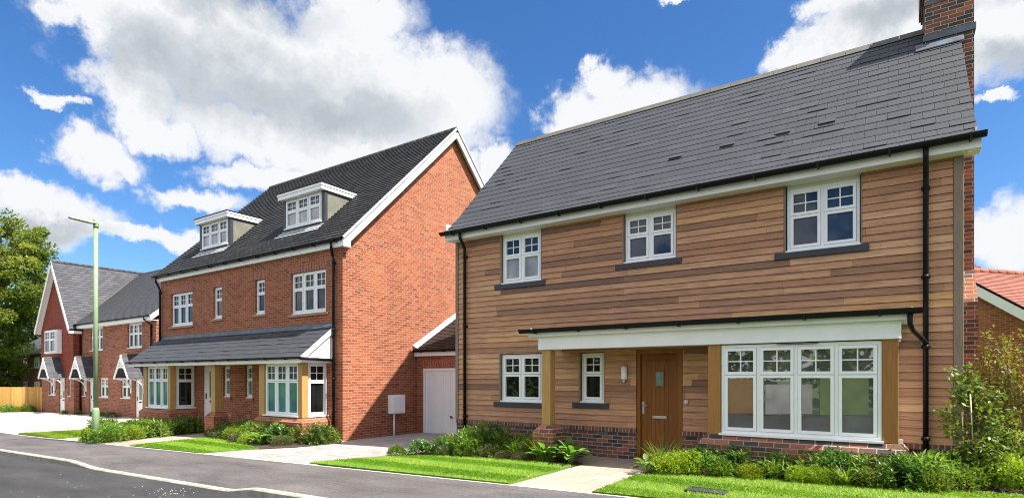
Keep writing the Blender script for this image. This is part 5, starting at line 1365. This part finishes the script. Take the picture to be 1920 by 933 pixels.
CL = [(470, 110, 340, 150), (170, 40, 100, 60), (255, 225, 90, 40), (300, 250, 100, 40), (225, 310, 60, 30), (300, 445, 170, 22), (540, 345, 200, 26), (20, 350, 120, 30), (330, 60, 230, 110), (640, 180, 290, 140), (840, 190, 130, 120), (600, 290, 300, 60), (250, 165, 110, 70), (190, 285, 80, 60), (690, 20, 90, 70), (480, 240, 200, 60),
      (60, 395, 190, 55), (360, 378, 120, 28), (170, 430, 200, 22), (110, 187, 40, 18), (935, 290, 38, 38), (880, 320, 40, 40),
      (1190, 205, 150, 72), (1130, 150, 45, 42), (1090, 230, 70, 60), (1600, 60, 130, 85), (1500, 100, 80, 38), (1850, 70, 160, 100), (1720, 30, 200, 90), (1880, 182, 60, 12), (1890, 440, 80, 75), (1265, 5, 35, 14), (1560, 20, 90, 50)]
m = None
for c in CL:
    b = blob(*c); m = b if m is None else g.math('MAXIMUM', m, b)
# unseen scattered cloud, added behind the viewer as fill, and overhead
gen = g.math('SUBTRACT', g.math('MULTIPLY', n1.outputs['Fac'], 2.6), 1.05)
back = g.math('GREATER_THAN', g.math('ABSOLUTE', g.math('ADD', az, TH)), 1.0)
hi = g.math('GREATER_THAN', el, .62)
m = g.math('MAXIMUM', m, g.math('SUBTRACT', gen, g.math('MULTIPLY', g.math('SUBTRACT', 1, g.math('MAXIMUM', back, hi)), 5)))
n3 = g.n('ShaderNodeTexNoise'); n3.inputs['Scale'].default_value = 34; n3.inputs['Detail'].default_value = 7; n3.inputs['Roughness'].default_value = .6; g.l(dv, n3.inputs['Vector'])
cen = lambda q, k: g.math('MULTIPLY', g.math('SUBTRACT', q, .5), k)
dens = g.math('ADD', m, cen(n1.outputs['Fac'], 1.0))
dens = g.math('ADD', dens, cen(n2.outputs['Fac'], 1.1))
dens = g.math('ADD', dens, cen(n3.outputs['Fac'], .55))
mk = g.n('ShaderNodeMapRange'); mk.interpolation_type = 'SMOOTHERSTEP'; mk.inputs[1].default_value = -.24; mk.inputs[2].default_value = .46; g.l(dens, mk.inputs[0])
grey = None
for c in [(470, 170, 330, 110), (430, 10, 220, 70), (300, 110, 150, 80), (650, 215, 210, 70), (1700, 20, 240, 60), (80, 425, 170, 26), (1900, 110, 120, 50), (1200, 255, 130, 40)]:
    b = blob(*c); grey = b if grey is None else g.math('MAXIMUM', grey, b)
gv = g.math('ADD', grey, cen(n2.outputs['Fac'], 1.2))
gv = g.math('ADD', gv, cen(n1.outputs['Fac'], 1.0))
gv = g.math('ADD', gv, cen(n3.outputs['Fac'], .35))
CLW = (5.25, 5.35, 5.5)
ccol = g.ramp(gv, [(0.0, (1, 1, 1)), (.22, (.87, .885, .90)), (.6, (.66, .69, .72)), (1, (.55, .585, .62))])
ccol = g.mix(1.0, ccol, CLW, 'MULTIPLY')
ccol = g.mix(back, ccol, (8.5, 8.5, 8.7))  # cloud behind the viewer made brighter to fill the shaded house fronts
hs_ = g.n('ShaderNodeHueSaturation'); hs_.inputs['Saturation'].default_value = 1.22; hs_.inputs['Value'].default_value = 1.0; g.l(sky.outputs[0], hs_.inputs['Color'])
skc = g.mix(1.0, hs_.outputs[0], (.70, .86, 1.03), 'MULTIPLY')
col = g.mix(mk.outputs[0], skc, ccol)
g.l(col, bg.inputs[0]); bg.inputs[1].default_value = .075

sd = bpy.data.lights.new('sun', 'SUN'); sd.energy = 4.8; sd.angle = R(.53); sd.color = (1, .95, .87)
so = bpy.data.objects.new('sun', sd); COL.objects.link(so)
so.rotation_euler = (-sun_dir).to_track_quat('-Z', 'Y').to_euler()
so.location = (20, 0, 30)

vs = scene.view_settings
vs.view_transform = 'Standard'; vs.look = 'None'; vs.gamma = 1; vs.exposure = 1.25
try: vs.use_curve_mapping = False
except Exception: pass
cy = scene.cycles
cy.use_denoising = True; cy.denoising_prefilter = 'ACCURATE'; cy.filter_width = 1.05
cy.max_bounces = 6; cy.diffuse_bounces = 3; cy.glossy_bounces = 3; cy.transmission_bounces = 4; cy.transparent_max_bounces = 6
cy.caustics_reflective = False; cy.caustics_refractive = False
